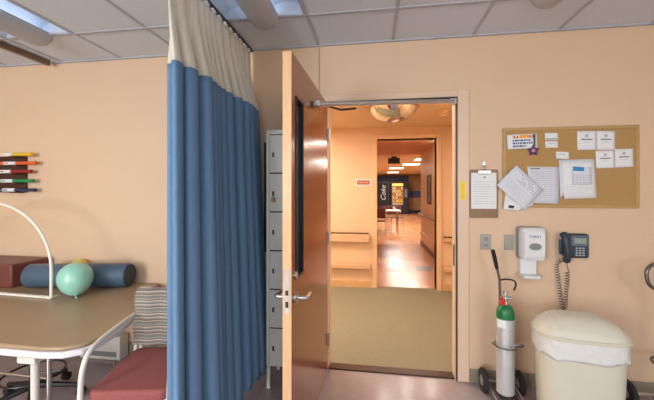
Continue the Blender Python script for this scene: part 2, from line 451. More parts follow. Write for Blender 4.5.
# ------------------------------------------------------------------ light troffers
def make_troffer():
    t = thing('ceiling_light', 'x', 'ceiling light', (0, 0, CZ), group='recessed troffers in the grid ceiling')
    W, L, hh = .586, 1.17, .085
    sh = MB()      # two barrel reflectors + end plates
    for x0, x1 in ((.02, .263), (.323, .566)):
        n = 12; vs = []; fs = []
        prof = [(x0 + (x1 - x0) * (1 - math.cos(PI * k / n)) / 2, .004 + hh * math.sin(PI * k / n) ** .8) for k in range(n + 1)]
        for (x, z) in prof: vs += [(x, .02, z), (x, L - .02, z)]
        for k in range(n): fs.append((2 * k, 2 * k + 1, 2 * k + 3, 2 * k + 2))
        for q in (0, 1): fs.append(tuple([2 * k + q for k in range(n + 1)]))
        sh.add(vs, fs)
    sh.build('reflector', M['vault'], t, local=True, smooth=40)
    fr = MB()
    fr.box(0, .02, 0, L, -.004, .012).box(W - .02, W, 0, L, -.004, .012).box(.02, W - .02, 0, .02, -.004, .012).box(.02, W - .02, L - .02, L, -.004, .012)
    fr.box(.263, .323, .02, L - .02, .0, .02).box(0, W, 0, L, .1, .104)
    fr.build('frame', M['tbar'], t, local=True, smooth=0)
    bk = MB(); n = 14; vs = []; fs = []; R = .098; ys = [0.0, .006, .02, .045, .09, L - .09, L - .03, L + .01, L + .03, L + .04]; rr = [.55, .8, .93, 1, 1, 1, 1, .94, .82, .55]
    for y, q in zip(ys, rr):
        for k in range(n + 1):
            a = PI + PI * k / n
            vs.append((.293 + R * q * math.cos(a), y, .012 + .9 * R * q * math.sin(a)))
    for i in range(len(ys) - 1):
        for k in range(n):
            fs.append((i * (n + 1) + k, i * (n + 1) + k + 1, (i + 1) * (n + 1) + k + 1, (i + 1) * (n + 1) + k))
    fs.append(tuple(range(n + 1))[::-1]); fs.append(tuple((len(ys) - 1) * (n + 1) + k for k in range(n + 1)))
    bk.add(vs, fs).build('basket', M['basket'], t, local=True, smooth=50, solid=.003)
    for x in (.245, .341):
        MB().tube([(x, .05, -.002), (x, L - .05, -.002)], .012, 8).build('lamp_tube', M['lamp'], t, local=True)
    return t
tr = make_troffer()
tlab = ['recessed troffer with drooping round basket above the top of the blue curtain', 'recessed troffer at the upper left corner of the room ceiling',
        'recessed troffer whose basket tip shows above the bulletin board', 'recessed troffer behind the viewer in line with the curtain',
        'recessed troffer behind the viewer on the table side', 'recessed troffer behind the viewer on the bulletin board side']
for i, (x, y) in enumerate(TROF):
    if i == 0: tr.location = (x, y, CZ); tr['label'] = tlab[0]
    else: dup(tr, (x, y, CZ), tlab[i])

# ------------------------------------------------------------------ curtain
def curtain_pt(s, z):
    """s: 0 near end .. 1 wall end"""
    k = 1 - (z - .15) / (2.58 - .15)                       # 0 at the ceiling, 1 at the hem
    g = min(1, k / .212) ** 1.8                            # the pleats deepen down the mesh
    y0 = 1.450 + .030 * g - .17 * k
    y = y0 + (2.52 - .05 * k - y0) * s
    x = -1.0 + .118 * k
    nf = 12.3
    ss = s + .018 * math.sin(5.1 * s * PI + .6) + .010 * math.sin(11 * s + 2)
    ph = 2 * PI * nf * ss - PI * .45
    amp = (.005 + .070 * g + .012 * k) * (1 + .25 * math.sin(9 * s + 1)) * (.36 + .64 * min(1, s / .22))
    x += amp * math.sin(ph) + .008 * k * math.sin(1.3 * ph + 1)
    y -= .023 * g * math.sin(2 * ph) + .004 * k * math.sin(.7 * ph)
    if z < .95 and y < 2.1: x = max(x, -.955 - .25 * max(0, z - .72))     # rests against the chair arm
    return Vector((x, y, z))
def sheet(z0, z1, nz, ns=640):
    vs = [curtain_pt(i / ns, z0 + (z1 - z0) * j / nz) for j in range(nz + 1) for i in range(ns + 1)]
    fs = [(j * (ns + 1) + i, j * (ns + 1) + i + 1, (j + 1) * (ns + 1) + i + 1, (j + 1) * (ns + 1) + i) for j in range(nz) for i in range(ns)]
    return MB().add(vs, fs)
cu = thing('privacy_curtain', 'floor-length blue pleated privacy curtain with cream mesh top on a ceiling track', 'curtain', (-1.0, 2.0, .13))
sheet(.14, 2.065, 40).build('drape', M['curtain'], cu, smooth=80, solid=.003)
sheet(2.062, 2.565, 12).build('mesh_top', M['mesh'], cu, smooth=80, solid=.002)
w = MB(); w.box(-1.012, -.988, .2, 2.55, CZ - .022, CZ - .006)
tk = w.build('curtain_track', M['darkmetal']); tag(tk, 'slim dark curtain track on the ceiling above the cream mesh', 'curtain track')
for i in range(13):
    s = (i + .5) / 13; p = curtain_pt(s, 2.565)
    h = MB().tube([(-1.0, p.y, 2.580), (-1.0, p.y, 2.562)], .009, 8); h.box(-1.0 - .006, -1.0 + .014, p.y - .012, p.y + .012, 2.545, 2.566)
    h.build('hook', M['white'], cu)
w = MB(); w.box(-2.89, -2.86, .9, 2.5, CZ - .045, CZ - .006).box(-2.894, -2.856, .9, 2.5, CZ - .05, CZ - .042)
tag(w.build('ceiling_rail', M['track'], bevel=.003), 'brown rail under the ceiling at the upper left, empty of any curtain', 'rail')

# ------------------------------------------------------------------ locker column
lk = thing('locker', 'tall pale grey-green six-door locker column standing behind the open door', 'locker', (-.62, 2.40, 0))
X0, X1, Y0, Y1 = -.774, -.46, 2.25, 2.535
w = MB(); w.box(X0, X1, Y0 + .004, Y1, .166, 1.874); w.build('body', M['locker'], lk, bevel=.003)
w = MB(); w.box(X0 + .028, X1 - .028, Y0 - .001, Y0 + .005, .172, 1.842); w.build('door_gap', M['lockseam'], lk, smooth=0)
for i in range(6):
    zb = .168 + i * .2785
    d = boxm(X0 + .031, X1 - .031, Y0 - .008, Y0 + .004, zb + .005, zb + .2735).build('locker_door', M['locker'], lk, bevel=.002)
    boxm(X0 + .050, X0 + .064, Y0 - .0095, Y0 - .0075, zb + .115, zb + .15).build('latch', M['black'], d)
    MB().tube([(X0 + .080, Y0 - .008, zb + .175), (X0 + .080, Y0 - .011, zb + .175)], .009, 12).build('number_disc', M['white'], d)
    boxm(X0 + .20, X0 + .215, Y0 - .0095, Y0 - .0075, zb + .24, zb + .248).build('vent', M['lockseam'], d, smooth=0)
for x in (X0 + .003, X1 - .028):
    for y in (Y0 + .006, Y1 - .03):
        boxm(x, x + .025, y, y + .025, 0, .17).build('leg', M['locker'], lk, bevel=.002)
pl = thing('padlock', 'small brass padlock hanging from the fifth locker door up', 'padlock', (X0 + .062, Y0 - .018, 1.36))
boxm(X0 + .046, X0 + .078, Y0 - .026, Y0 - .011, 1.355, 1.385).build('lock_body', M['corkframe'], pl, bevel=.003)
MB().tube(arc((X0 + .062, Y0 - .018, 1.383), .011, 0, PI, 8), .0025, 8).build('shackle', M['chrome'], pl)
st = boxm(-.888, -.80, D - .022, D, .93, 1.83)  # thin upright black strip flat against the wall
tag(st.build('wall_strip', M['rubber'], bevel=.003), 'narrow black strip on the wall, just showing beside the locker', 'board')
sw = thing('light_switch', 'pale green wall switch between the curtain and the locker', 'switch', (-.965, D, 1.08))
boxm(-1.0, -.95, D - .008, D, 1.06, 1.15).build('plate', M['locker'], sw, bevel=.002)
boxm(-.98, -.97, D - .014, D - .007, 1.095, 1.115).build('toggle', M['white'], sw, bevel=.001)

# ------------------------------------------------------------------ mat table
tb = thing('treatment_table', 'long tan vinyl-topped therapy table with white edge at the left wall', 'table', (-2.5, 1.95, 0))
poly = [(-4.3, 1.405), (-1.66, 1.405), (-1.56, 1.42), (-1.49, 1.47), (-1.465, 1.55), (-1.49, 1.72), (-1.56, 1.95), (-1.645, 2.15), (-1.72, 2.33), (-1.79, 2.47), (-1.83, 2.535), (-4.3, 2.535)]
def shrink(p, d, cx=-2.6, cy=2.0):
    return [(x + (d if x < -4 else -d * (x - cx) / 1.2), y + (d if y < cy - .3 else (0 if y > 2.5 else 0))) for x, y in p]
MB().prism(poly, .585, .618).build('edge_board', M['tableedge'], tb, bevel=.006)
MB().prism(shrink(poly, .01), .618, .64).build('vinyl_top', M['vinyltop'], tb, bevel=.012, seg=4)
for x, y in ((-1.80, 1.49), (-4.1, 1.49), (-1.9, 2.42), (-4.1, 2.42)):
    l = MB().tube([(x, y, .0), (x, y, .56)], .019, 16).build('leg', M['whitemetal'], tb)
    w = MB().box(x - .055, x + .055, y - .05, y + .05, .530, .585); w.build('bracket', M['whitemetal'], l if False else tb, bevel=.006)
MB().tube([(-1.84, 1.60, 0.0), (-1.84, 1.60, .585)], .013, 14).build('lift_post', M['chrome'], tb)
w = MB().tube([(-1.84, 1.60, .36), (-2.6, 1.62, .36)], .007, 10)
w.build('crossbar', M['chrome'], tb)
boxm(-2.1, -1.96, 1.9, 2.1, .50, .585).build('motor_box', M['black'], tb, bevel=.008)

# stool under the table
sl = thing('rolling_stool', 'black rolling stool with star base on casters, parked beneath the tan table', 'stool', (-2.28, 1.88, 0), .35)
MB().lathe([(0.0, .40), (.12, .40), (.15, .42), (.155, .45), (.14, .48), (.1, .49), (0, .49)], 28).build('seat', M['black'], sl, local=True)
MB().tube([(0, 0, .09), (0, 0, .24)], .026, 16).tube([(0, 0, .24), (0, 0, .40)], .015, 12).build('column', M['darkmetal'], sl, local=True)
for k in range(5):
    a = 2 * PI * k / 5 + .1; c, s_ = math.cos(a), math.sin(a)
    MB().tube([(.02 * c, .02 * s_, .12), (.14 * c, .14 * s_, .10), (.27 * c, .27 * s_, .075)], [.024, .018, .013], 8).build('base_arm', M['black'], sl, local=True)
    cs = MB().tube([(.27 * c - .02 * s_, .27 * s_ + .02 * c, .028), (.27 * c + .02 * s_, .27 * s_ - .02 * c, .028)], .028, 14)
    cs.tube([(.27 * c, .27 * s_, .03), (.27 * c, .27 * s_, .075)], .008, 8)
    cs.build('caster', M['rubber'], sl, local=True)
MB().tube(arc((0, 0, .2), .17, 0, 2 * PI * 23 / 24, 23, 'xy'), .007, 8, closed=True).tube([(-.17, 0, .2), (.17, 0, .2)], .006, 8).build('foot_ring', M['darkmetal'], sl, local=True)

cb = MB().tube(smoothpath([(-1.95, 2.0, .006), (-1.85, 1.95, .006), (-1.72, 2.0, .006), (-1.66, 2.12, .006), (-1.72, 2.24, .006), (-1.9, 2.28, .006), (-2.1, 2.36, .006), (-2.2, 2.50, .006)], 8), .006, 8)
tag(cb.build('power_cable', M['cable']), 'grey cable looped on the floor under the table beside the chair', 'cable')
hb = thing('floor_box', 'low white ventilation box on the floor against the wall under the table', 'heater', (-2.28, 2.48, 0))
boxm(-2.5, -2.12, 2.44, 2.54, 0, .2).build('casing', M['whitemetal'], hb, bevel=.006)
boxm(-2.47, -2.15, 2.436, 2.441, .03, .07).build('grille', M['dispgrey'], hb, smooth=0)

# ------------------------------------------------------------------ things on the table
TZ = .641
bl = boxm(-3.75, -2.915, 2.225, 2.53, TZ, TZ + .195)
for v in bl.v:
    if v.x > -3: v.x += (v.y - 2.2) * .10
o = bl.build('foam_block', M['burg'], bevel=.012, seg=3); tag(o, 'burgundy vinyl foam block lying on the tan table by the wall', 'foam block')
p0, p1 = Vector((-2.80, 2.275, TZ + .096)), Vector((-2.00, 2.415, TZ + .096))
ax = (p1 - p0).normalized()
rl = thing('bolster', 'dark blue cylindrical bolster lying on the table behind the balloon', 'bolster', ((p0 + p1) / 2).to_tuple()[:2] + (TZ,))
MB().tube([p0 + ax * .006, p0 + ax * .012, p1 - ax * .012, p1 - ax * .006], [.088, .095, .095, .088], 36).build('cover', M['roll'], rl, smooth=50)
for q0, q1 in ((p0, p0 + ax * .008), (p1 - ax * .008, p1)): MB().tube([q0, q1], .087, 36).build('end_cap', M['rollend'], rl)
bn = thing('balloon', 'teal egg-shaped balloon resting on the table in front of the bolster', 'balloon', (-2.22, 2.13, TZ))
R = Matrix.Translation((0, 0, .128)) @ Matrix.Rotation(math.radians(-26), 4, 'X') @ Matrix.Rotation(math.radians(-26), 4, 'Y')
prof = []
for k in range(21):
    a = -PI / 2 + PI * k / 20
    r_ = .113 * math.cos(a) * (1 + .12 * math.sin(a)); z_ = .124 * math.sin(a) - (.010 if k == 0 else 0)
    prof.append((r_, z_))
MB().lathe(prof, 32, R).build('skin', M['teal'], bn, local=True, smooth=80)
MB().lathe([(.004, -.146), (.012, -.151), (.005, -.140), (.004, -.134), (.004, -.124)], 12, R).build('knot', M['teal'], bn, local=True)
yb = MB().lathe([(.064 * math.cos(-PI / 2 + PI * k / 14), .064 * math.sin(-PI / 2 + PI * k / 14)) for k in range(15)], 28, Matrix.Translation((-2.555, 2.490, .772)))
tag(yb.build('ball', M['ballyellow'], smooth=80), 'small yellow ball wedged between the blue bolster and the wall', 'ball')
ho = thing('arch_hoop', 'tall white arch on a flat bar base standing on the tan table', 'hoop', (-2.935, 2.095, TZ), math.radians(-3))
hw, hh = .58, .70
pts = [(hw, 0, .012), (hw, 0, .15)]
for k in range(1, 24):
    a = PI * k / 24; pts.append((hw * math.cos(a), 0, .22 + (hh - .22) * math.sin(a)))
pts.insert(2, (hw, 0, .22)); pts += [(-hw, 0, .22), (-hw, 0, .15), (-hw, 0, .012)]
MB().tube(pts, .0105, 12).build('arch', M['hoop'], ho, local=True, smooth=60)
MB().box(-hw - .015, hw + .015, -.014, .014, 0, .014).build('base_bar', M['hoop'], ho, local=True, bevel=.003)
for s in (-1, 1):
    boxm(s * hw - .013, s * hw + .013, -.02, .05, 0, .012).build('foot', M['hoop'], ho, local=True, bevel=.003)

# ------------------------------------------------------------------ weighted bars on the wall
rk = thing('bar_rack', 'dark brown wall rack holding five coloured exercise bars', 'rack', (-3.5, D, 1.42))
boxm(-3.85, -3.165, D - .018, D, 1.418, 1.748).build('back_board', M['rack'], rk, bevel=.002)
barspec = [('yellow', 1.772, -3.049, M['bar_yellow'], 'topmost'), ('orange', 1.693, -3.008, M['bar_orange'], ''), ('red', 1.618, -3.060, M['bar_red'], ''),
           ('green', 1.533, -3.039, M['bar_green'], ''), ('navy', 1.450, -3.018, M['bar_navy'], '')]
for nm, z, xr, m, _ in barspec:
    z0 = z - .010
    boxm(-3.26, -3.18, D - .085, D - .016, z0 - .026, z0 - .017).build('peg', M['rack'], rk, bevel=.002)
    boxm(-3.84, -3.76, D - .085, D - .016, z0 - .026, z0 - .017).build('peg', M['rack'], rk, bevel=.002)
    b = thing('exercise_bar', '%s weighted exercise bar with white label lying on the wall rack' % nm, 'exercise bar', (-3.5, D - .06, z0 - .017), group='exercise bars on the wall rack')
    xl = xr - 1.05; y = D - .06
    MB().tube([(xl, y, z0), (xr, y, z0)], .0155, 16).build('bar', m, b)
    for xe in (xr, xl): MB().tube([(xe - .008, y, z0), (xe + .008, y, z0)], .0165, 16).build('end_cap', m, b)
    MB().tube([(xr - .33, y, z0), (xr - .20, y, z0)], .0160, 16).build('label_band', M['paper'], b)
    w = MB()
    for q in range(3): w.box(xr - .32 + q * .018, xr - .309 + q * .018, y - .0172, y - .0158, z0 - .006, z0 + .006)
    w.build('print', m, b, smooth=0)

# ------------------------------------------------------------------ red chair with folded blanket
ch = thing('armchair', 'red upholstered chair with white metal arms beside the table, half behind the curtain', 'chair', (-1.232, 1.64, 0), math.radians(11))
MB().prism(rrect(-.196, .196, -.235, .225, .05), .405, .462).build('seat', M['redseat'], ch, local=True, bevel=.018, seg=4)
bkx = Matrix.Translation((0, .24, .47)) @ Matrix.Rotation(math.radians(-6), 4, 'X') @ Matrix.Rotation(PI / 2, 4, 'X')
MB().prism(rrect(-.19, .19, .0, .32, .04), -.02, .02, bkx).build('backrest', M['redseat'], ch, local=True, bevel=.012, seg=3)
for s in (-1, 1):
    x = s * .208
    MB().tube(smoothpath([(x, .275, .665), (x, .1, .665), (x, -.10, .655), (x, -.19, .63), (x, -.235, .56), (x, -.25, .42), (x, -.26, .2), (x, -.27, .0)], 6), .0125, 12).build('arm_frame', M['whitemetal'], ch, local=True, smooth=60)
    MB().tube([(x, .29, .80), (x, .27, .60), (x, .24, .42), (x, .29, .0)], .0125, 12).build('rear_leg', M['whitemetal'], ch, local=True, smooth=60)
MB().tube([(-.208, -.20, .395), (.208, -.20, .395)], .01, 10).tube([(-.208, .2, .395), (.208, .2, .395)], .01, 10).tube([(-.1, -.2, .395), (-.1, .2, .395)], .01, 10).build('seat_rail', M['whitemetal'], ch, local=True)
# blanket over the back: front sheet, fold over the top, back sheet
vs = []; nx, path = 18, []
for k in range(13): path.append((.200 + .033 * k / 12, .485 + .300 * k / 12))
for k in range(1, 7): a = PI - PI * k / 6; path.append((.274 + .041 * math.cos(a), .785 + .03 * math.sin(a)))
for k in range(1, 9): path.append((.318, .785 - .28 * k / 8))
for i in range(nx + 1):
    x = -.205 + .38 * i / nx
    for j, (y, z) in enumerate(path):
        vs.append((x + .004 * math.sin(j), y + .006 * math.sin(i * 1.1) * (1 if j < 14 else .3), z + .004 * math.sin(i * .8)))
n = len(path); fs = [(i * n + j, (i + 1) * n + j, (i + 1) * n + j + 1, i * n + j + 1) for i in range(nx) for j in range(n - 1)]
bk = MB().add(vs, fs).build('blanket', M['blanket'], None, smooth=70, solid=.014, local=True)
bk.location = ch.location; bk.rotation_euler = ch.rotation_euler
tag(bk, 'grey and cream striped woven blanket draped over the red chair back', 'blanket')

# ------------------------------------------------------------------ bulletin board & papers
bd = thing('bulletin_board', 'wide cork bulletin board with tan frame on the wall right of the door', 'bulletin board', (1.385, D, 1.31))
a = wp(502, 127); b = wp(637.5, 208.5)
bx0, bx1, bz0, bz1 = .94, 1.83, 1.312, 1.895
boxm(bx0 + .02, bx1 - .02, D - .012, D, bz0 + .02, bz1 - .02).build('cork_panel', M['cork'], bd, smooth=0)
w = MB(); w.box(bx0, bx1, D - .018, D, bz0, bz0 + .022).box(bx0, bx1, D - .018, D, bz1 - .022, bz1).box(bx0, bx0 + .022, D - .018, D, bz0 + .022, bz1 - .022).box(bx1 - .022, bx1, D - .018, D, bz0 + .022, bz1 - .022)
w.build('frame', M['corkframe'], bd, bevel=.003)
BY = D - .012


def paper(name, label, cat, px, lines, group=None, lift=.0015, m='paper', ink='ink', rot=None, heads=None, parent_extra=None):
    """px = four corner pixels (tl, tr, br, bl); a sheet with a real curl at its free lower edge"""
    P = [wp(*q, Y=BY - lift) for q in px]
    c = sum(P, Vector()) / 4
    o = thing(name, label, cat, (c.x, BY - lift, min(p.z for p in P)), group=group)
    n = 6; vs = []
    for j in range(n + 1):
        t = j / n
        for i in range(n + 1):
            s = i / n
            p = (P[0] * (1 - s) + P[1] * s) * (1 - t) + (P[3] * (1 - s) + P[2] * s) * t
            vs.append(p + Vector((0, -.004 * t * t, 0)))
    fs = [(j * (n + 1) + i, (j + 1) * (n + 1) + i, (j + 1) * (n + 1) + i + 1, j * (n + 1) + i + 1) for j in range(n) for i in range(n)]
    MB().add(vs, fs).build('sheet', M[m], o, solid=.0008, smooth=60)
    def pt(s, t): 
        p = (P[0] * (1 - s) + P[1] * s) * (1 - t) + (P[3] * (1 - s) + P[2] * s) * t
        return p + Vector((0, -.004 * t * t - .0009, 0))
    def strokes(lst, mm, nm):
        w = MB()
        for (s0, s1, t0, t1) in lst:
            w.add([pt(s0, t0), pt(s0, t1), pt(s1, t1), pt(s1, t0)], [(0, 1, 2, 3)])
        w.build(nm, M[mm], o, smooth=0)
    if lines: strokes(lines, ink, 'print')
    for (lst, mm, nm) in (heads or []): strokes(lst, mm, nm)
    return o


def para(s0, s1, t0, t1, n, th=.25):
    out = []; step = (t1 - t0) / n
    for k in range(n):
        t = t0 + k * step; s = s0; e = s1 - random.random() * (s1 - s0) * .35
        while s < e:
            q = min(e, s + .04 + random.random() * .09); out.append((s, q, t, t + step * th)); s = q + .02
    return out


paper('notice', 'small white notice with orange heading, topmost left on the cork board', 'notice', [(507, 135), (537, 133.5), (537.5, 148), (507.5, 149.5)],
      None, heads=[([(.2, .28, .1, .28), (.31, .38, .1, .28), (.72, .80, .08, .26), (.82, .88, .08, .26)], 'inkr', 'heading'), ([(.42, .7, .05, .27)], 'inky', 'emblem'), (para(.18, .85, .36, .95, 3, .6), 'inkb', 'lettering')])
sr = thing('star_ornament', 'dark purple star badge on a short strap over the orange-headed notice', 'ornament', tuple(wp(533, 157, BY - .01)))
c = wp(533.3, 150.5, BY - .012)
poly = []
for k in range(10):
    rr_ = .044 if k % 2 == 0 else .024
    poly.append((rr_ * math.sin(2 * PI * k / 10), rr_ * math.cos(2 * PI * k / 10)))
MB().prism(poly[::-1], -.003, .003, WALLTX(*c)).build('star', M['purple'], sr, bevel=.002)
MB().lathe([(.0, .003), (.013, .003), (.012, .0045), (0, .0045)], 16, WALLTX(*c)).build('disc', M['pinkdot'], sr)
tp = wp(534, 134, BY - .006)
boxm(tp.x - .005, tp.x + .005, BY - .014, BY - .010, c.z + .03, tp.z).build('strap', M['phone'], sr, smooth=0)
MB().tube([(tp.x, BY, tp.z - .004), (tp.x, BY - .014, tp.z - .004)], .004, 8).build('pin', M['steel'], sr)
paper('note_card', 'small white card, upper of a pair near the board top centre', 'card', [(545, 133), (558, 133), (558, 140), (545, 140.3)], [(.05, .95, .72, .95)])
paper('note_card', 'small white card, lower of a pair near the board top centre', 'card', [(545.2, 141.3), (557.8, 141), (557.8, 147.6), (545.2, 148)], para(.2, .8, .3, .7, 1, .3))
paper('note_card', 'small white card alone above the blue-headed sheet', 'card', [(556, 151.5), (569, 152), (569, 159), (556, 158.8)], para(.1, .9, .3, .7, 1, .3))
crd = dict(
    a=([(577, 131), (596.5, 131), (596.5, 150), (577, 150)], 'white printed card, left of the touching pair at the board upper right'),
    b=([(596.8, 131), (615, 131), (615, 150), (596.8, 150)], 'white printed card, right of the touching pair at the board upper right'),
    c=([(595.5, 150.8), (614.5, 150.2), (614.8, 168), (596, 168.5)], 'white printed card, left of the lower pair at the board right'),
    d=([(614.8, 149.2), (633, 148.6), (633.3, 166.8), (615, 167.5)], 'white printed card, right of the lower pair, nearest the board edge'))
for k, (q, lb) in crd.items():
    paper('printed_card', lb, 'card', q, [(.2, .8, .42, .45), (.3, .7, .58, .60)], group='printed cards on the board', heads=[([(.42, .58, .18, .32)], 'ink', 'crest'), ([(.22, .78, .41, .47)], 'inkd', 'title')])
paper('form_sheet', 'pale grey ruled form sheet left of centre, lower half of the board', 'sheet', [(527, 166.5), (559, 167), (558.5, 204), (532, 203)],
      [(.1, .9, .12 + .05 * k, .13 + .05 * k) for k in range(16)] + [(.1 + .2 * k, .107 + .2 * k, .12, .9) for k in range(5)], m='paper2', heads=[([(.1, .4, .04, .07)], 'inkd', 'title')])
paper('letter_sheet', 'white sheet peeking from behind the blue-headed sheet on the board', 'sheet', [(559, 160), (594, 159), (595, 176), (560, 197.5)], para(.05, .95, .05, .15, 2, .3), m='paper2', lift=.002)
paper('letter_sheet', 'white sheet carrying a blue-headed card, lower centre of board', 'sheet', [(562, 162), (594.5, 160), (596.3, 198), (564, 199)], para(.08, .92, .62, .92, 7, .2), lift=.006)
paper('calendar_card', 'little grey grid card with bright blue header on the white sheet', 'card', [(572, 166), (591.5, 167.5), (591.5, 184.5), (572, 185)],
      [(.05, .95, .45 + .14 * k, .465 + .14 * k) for k in range(4)] + [(.05 + .18 * k, .07 + .18 * k, .42, .92) for k in range(6)], m='paper2', lift=.012,
      heads=[([(.05, .62, .02, .25)], 'bluehead', 'header')])
paper('leaflet', 'folded white leaflet with black mark under the tilted sheet', 'leaflet', [(506, 191), (528, 196), (519, 211), (503, 209.5)], None, lift=.010, heads=[([(.28, .6, .72, .88)], 'black', 'mark'), (para(.1, .5, .3, .55, 3, .25), 'ink', 'print')])
paper('leaflet', 'folded white leaflet sticking out on the lower right of the tilted sheet', 'leaflet', [(518, 192), (534, 196), (533, 205), (517, 211)], None, lift=.014)
paper('schedule_sheet', 'large white sheet pinned askew over the lower left board corner', 'sheet', [(516.5, 165), (543.5, 190), (524.5, 210.5), (496.5, 185)],
      [(.30 + .07 * k, .345 + .07 * k, .10 + .08 * r, .15 + .08 * r) for k in range(9) for r in range(4) if random.random() > .15], m='paper2', lift=.022,
      heads=[(para(.1, .9, .52, .9, 6, .2), 'ink', 'fine_print')])
for x, y in ((592, 132), (568, 135)):
    pass
# clipboard hanging on a hook
cp = thing('clipboard', 'brown clipboard hanging on a hook between door frame and cork board', 'clipboard', (.815, D, 1.235))
cx0, cx1, cz0, cz1 = .706, .908, 1.232, 1.592
MB().prism(rrect(cx0, cx1, cz0, cz1, .012), -.0, .004, Matrix.Translation((0, D - .008, 0)) @ Matrix.Rotation(PI / 2, 4, 'X')).build('board', M['clipbrown'], cp, bevel=.001)
xm = .811
w = MB().box(xm - .045, xm + .045, D - .022, D - .012, 1.560, 1.585).tube(arc((xm, D - .022, 1.588), .016, 0, PI, 8), .004, 8)
w.tube([(xm - .042, D - .02, 1.562), (xm + .042, D - .02, 1.562)], .006, 10); w.build('clip', M['steel'], cp, bevel=.002)
hk = MB().box(xm - .008, xm + .008, D - .004, D, 1.615, 1.65).tube(smoothpath([(xm, D - .002, 1.625), (xm, D - .02, 1.612), (xm, D - .035, 1.62)], 5), .004, 8)
tag(hk.build('wall_hook', M['steel']), 'small metal hook holding the clipboard by the door frame', 'hook')
ps = thing('paper_sheet', 'blank-looking white sheet held by the clip of the brown clipboard', 'sheet', (xm, D - .0135, 1.29))
MB().box(.718, .895, D - .0150, D - .0128, 1.300, 1.568).build('sheet', M['paper'], ps, smooth=0)
w = MB()
for k in range(10): w.box(.735, .885 - .04 * (k % 3 == 1), D - .0156, D - .0148, 1.50 - k * .018, 1.502 - k * .018)
w.build('print', M['ink'], ps, smooth=0)
MB().lathe([(0, 0), (.007, 0), (.006, .001), (0, .001)], 12, WALLTX(.813, D - .0152, 1.535)).build('crest', M['inkd'], ps)

ys = boxm(.640, .680, D - .0142, D - .0122, 1.37, 1.505)
tag(ys.build('sticker', M['yellow']), 'bright yellow sticker strip on the door frame beside the clipboard', 'sticker')
w = MB()
for k in range(9): w.box(.650, .670 - .006 * (k % 2), D - .0150, D - .0141, 1.385 + k * .012, 1.389 + k * .012)
w.build('lettering', M['inky'], bpy.data.objects['sticker'], smooth=0)
bpy.data.objects['sticker'].children[0].location = (0, 0, 0)
sp = boxm(ox1 - .0150, ox1 - .0128, D + .02, D + .06, .86, 1.02); tag(sp.build('strike_plate', M['darkmetal']), 'dark metal strike plate set in the right door jamb', 'strike plate')

# ------------------------------------------------------------------ wall plates
for k, (x0, x1, lb) in enumerate(((.786, .861, 'brushed steel wall plate nearer the door frame, above the cart handle'), (.952, 1.020, 'brushed steel wall plate beside the hand sanitiser dispenser'))):
    sw = thing('wall_plate', lb, 'switch plate', ((x0 + x1) / 2, D, .995))
    boxm(x0, x1, D - .007, D, .996, 1.110).build('plate', M['plate'], sw, bevel=.002)
    xc = (x0 + x1) / 2
    for z in (1.03, 1.075):
        boxm(xc - .016, xc + .016, D - .0095, D - .006, z - .012, z + .012).build('socket' if k == 0 else 'blank', M['dispgrey'] if k == 0 else M['plate'], sw, bevel=.001)
    MB().tube([(xc, D - .006, 1.053), (xc, D - .009, 1.053)], .003, 8).build('screw', M['steel'], sw)

# ------------------------------------------------------------------ sanitiser dispenser
ds = thing('sanitizer_dispenser', 'white touch-free hand sanitiser dispenser with drip tray on the wall', 'dispenser', (1.145, D, .79))
MB().prism(rrect(1.062, 1.232, .925, 1.155, .02), 0, .03, Matrix.Translation((0, D, 0)) @ Matrix.Rotation(PI / 2, 4, 'X')).build('back_shell', M['dispgrey'], ds, bevel=.004)
fr = MB(); n = 10; prof = []
outer = rrect(1.072, 1.226, .922, 1.150, .024, 6); inner = rrect(1.085, 1.213, .955, 1.128, .02, 6)
vs = [(x, D - .03, z) for x, z in outer] + [(x, D - .085, z) for x, z in outer] + [(x, D - .105, z) for x, z in inner]
N = len(outer)
fs = [(i, (i + 1) % N, N + (i + 1) % N, N + i) for i in range(N)] + [(N + i, N + (i + 1) % N, 2 * N + (i + 1) % N, 2 * N + i) for i in range(N)] + [tuple(range(2 * N, 3 * N)), tuple(range(N))[::-1]]
fr.add(vs, fs).build('cover', M['disp'], ds, bevel=.006, seg=3)
MB().prism([(.040 * math.cos(t_) , .023 * math.sin(t_) + (.004 if math.sin(t_) > 0 else 0)) for t_ in [2 * PI * k / 24 for k in range(24)]], 0, .003, WALLTX(1.149, D - .104, 1.020)).build('level_window', M['dispgrey'], ds, bevel=.001)
text_mesh('PURELL', .024, 'logo', M['inkb'], ds, Matrix.Translation((-1.145, -D, -.79)) @ WALLTX(1.149, D - .1058, 1.092), .2)
boxm(1.075, 1.185, D - .05, D, .815, .925).build('tray_back', M['disp'], ds, bevel=.006)
MB().prism(rrect(1.070, 1.190, -.115, 0, .02), 0, .022, Matrix.Translation((0, D, .795))).build('drip_tray', M['disp'], ds, bevel=.006)
ds.location.x -= .030; ds.location.z += .02

# ------------------------------------------------------------------ wall phone
ph = thing('wall_phone', 'dark slate corded desk-style telephone mounted on the wall', 'telephone', (1.43, D, .94))
px0, px1, pz0, pz1 = 1.405, 1.535, .957, 1.130
MB().prism(rrect(px0 - .03, px1, pz0, pz1, .02), 0, .04, Matrix.Translation((0, D, 0)) @ Matrix.Rotation(PI / 2, 4, 'X')).build('body', M['phone'], ph, bevel=.008, seg=3)
MB().prism(rrect(px0 + .010, px1 - .008, pz0 + .085, pz1 - .012, .015), 0, .006, WALLTX(0, D - .038, 0)).build('display_bezel', M['phonelt'], ph, bevel=.003)
boxm(px0 + .026, px1 - .024, D - .0475, D - .043, pz0 + .105, pz0 + .142).build('screen', M['lcd'], ph, bevel=.001)
for r_ in range(4):
    for c_ in range(3):
        x = px0 + .040 + c_ * .022; z = pz0 + .018 + r_ * .0165
        boxm(x, x + .014, D - .0455, D - .039, z, z + .009).build('key', M['key'], ph, bevel=.001)
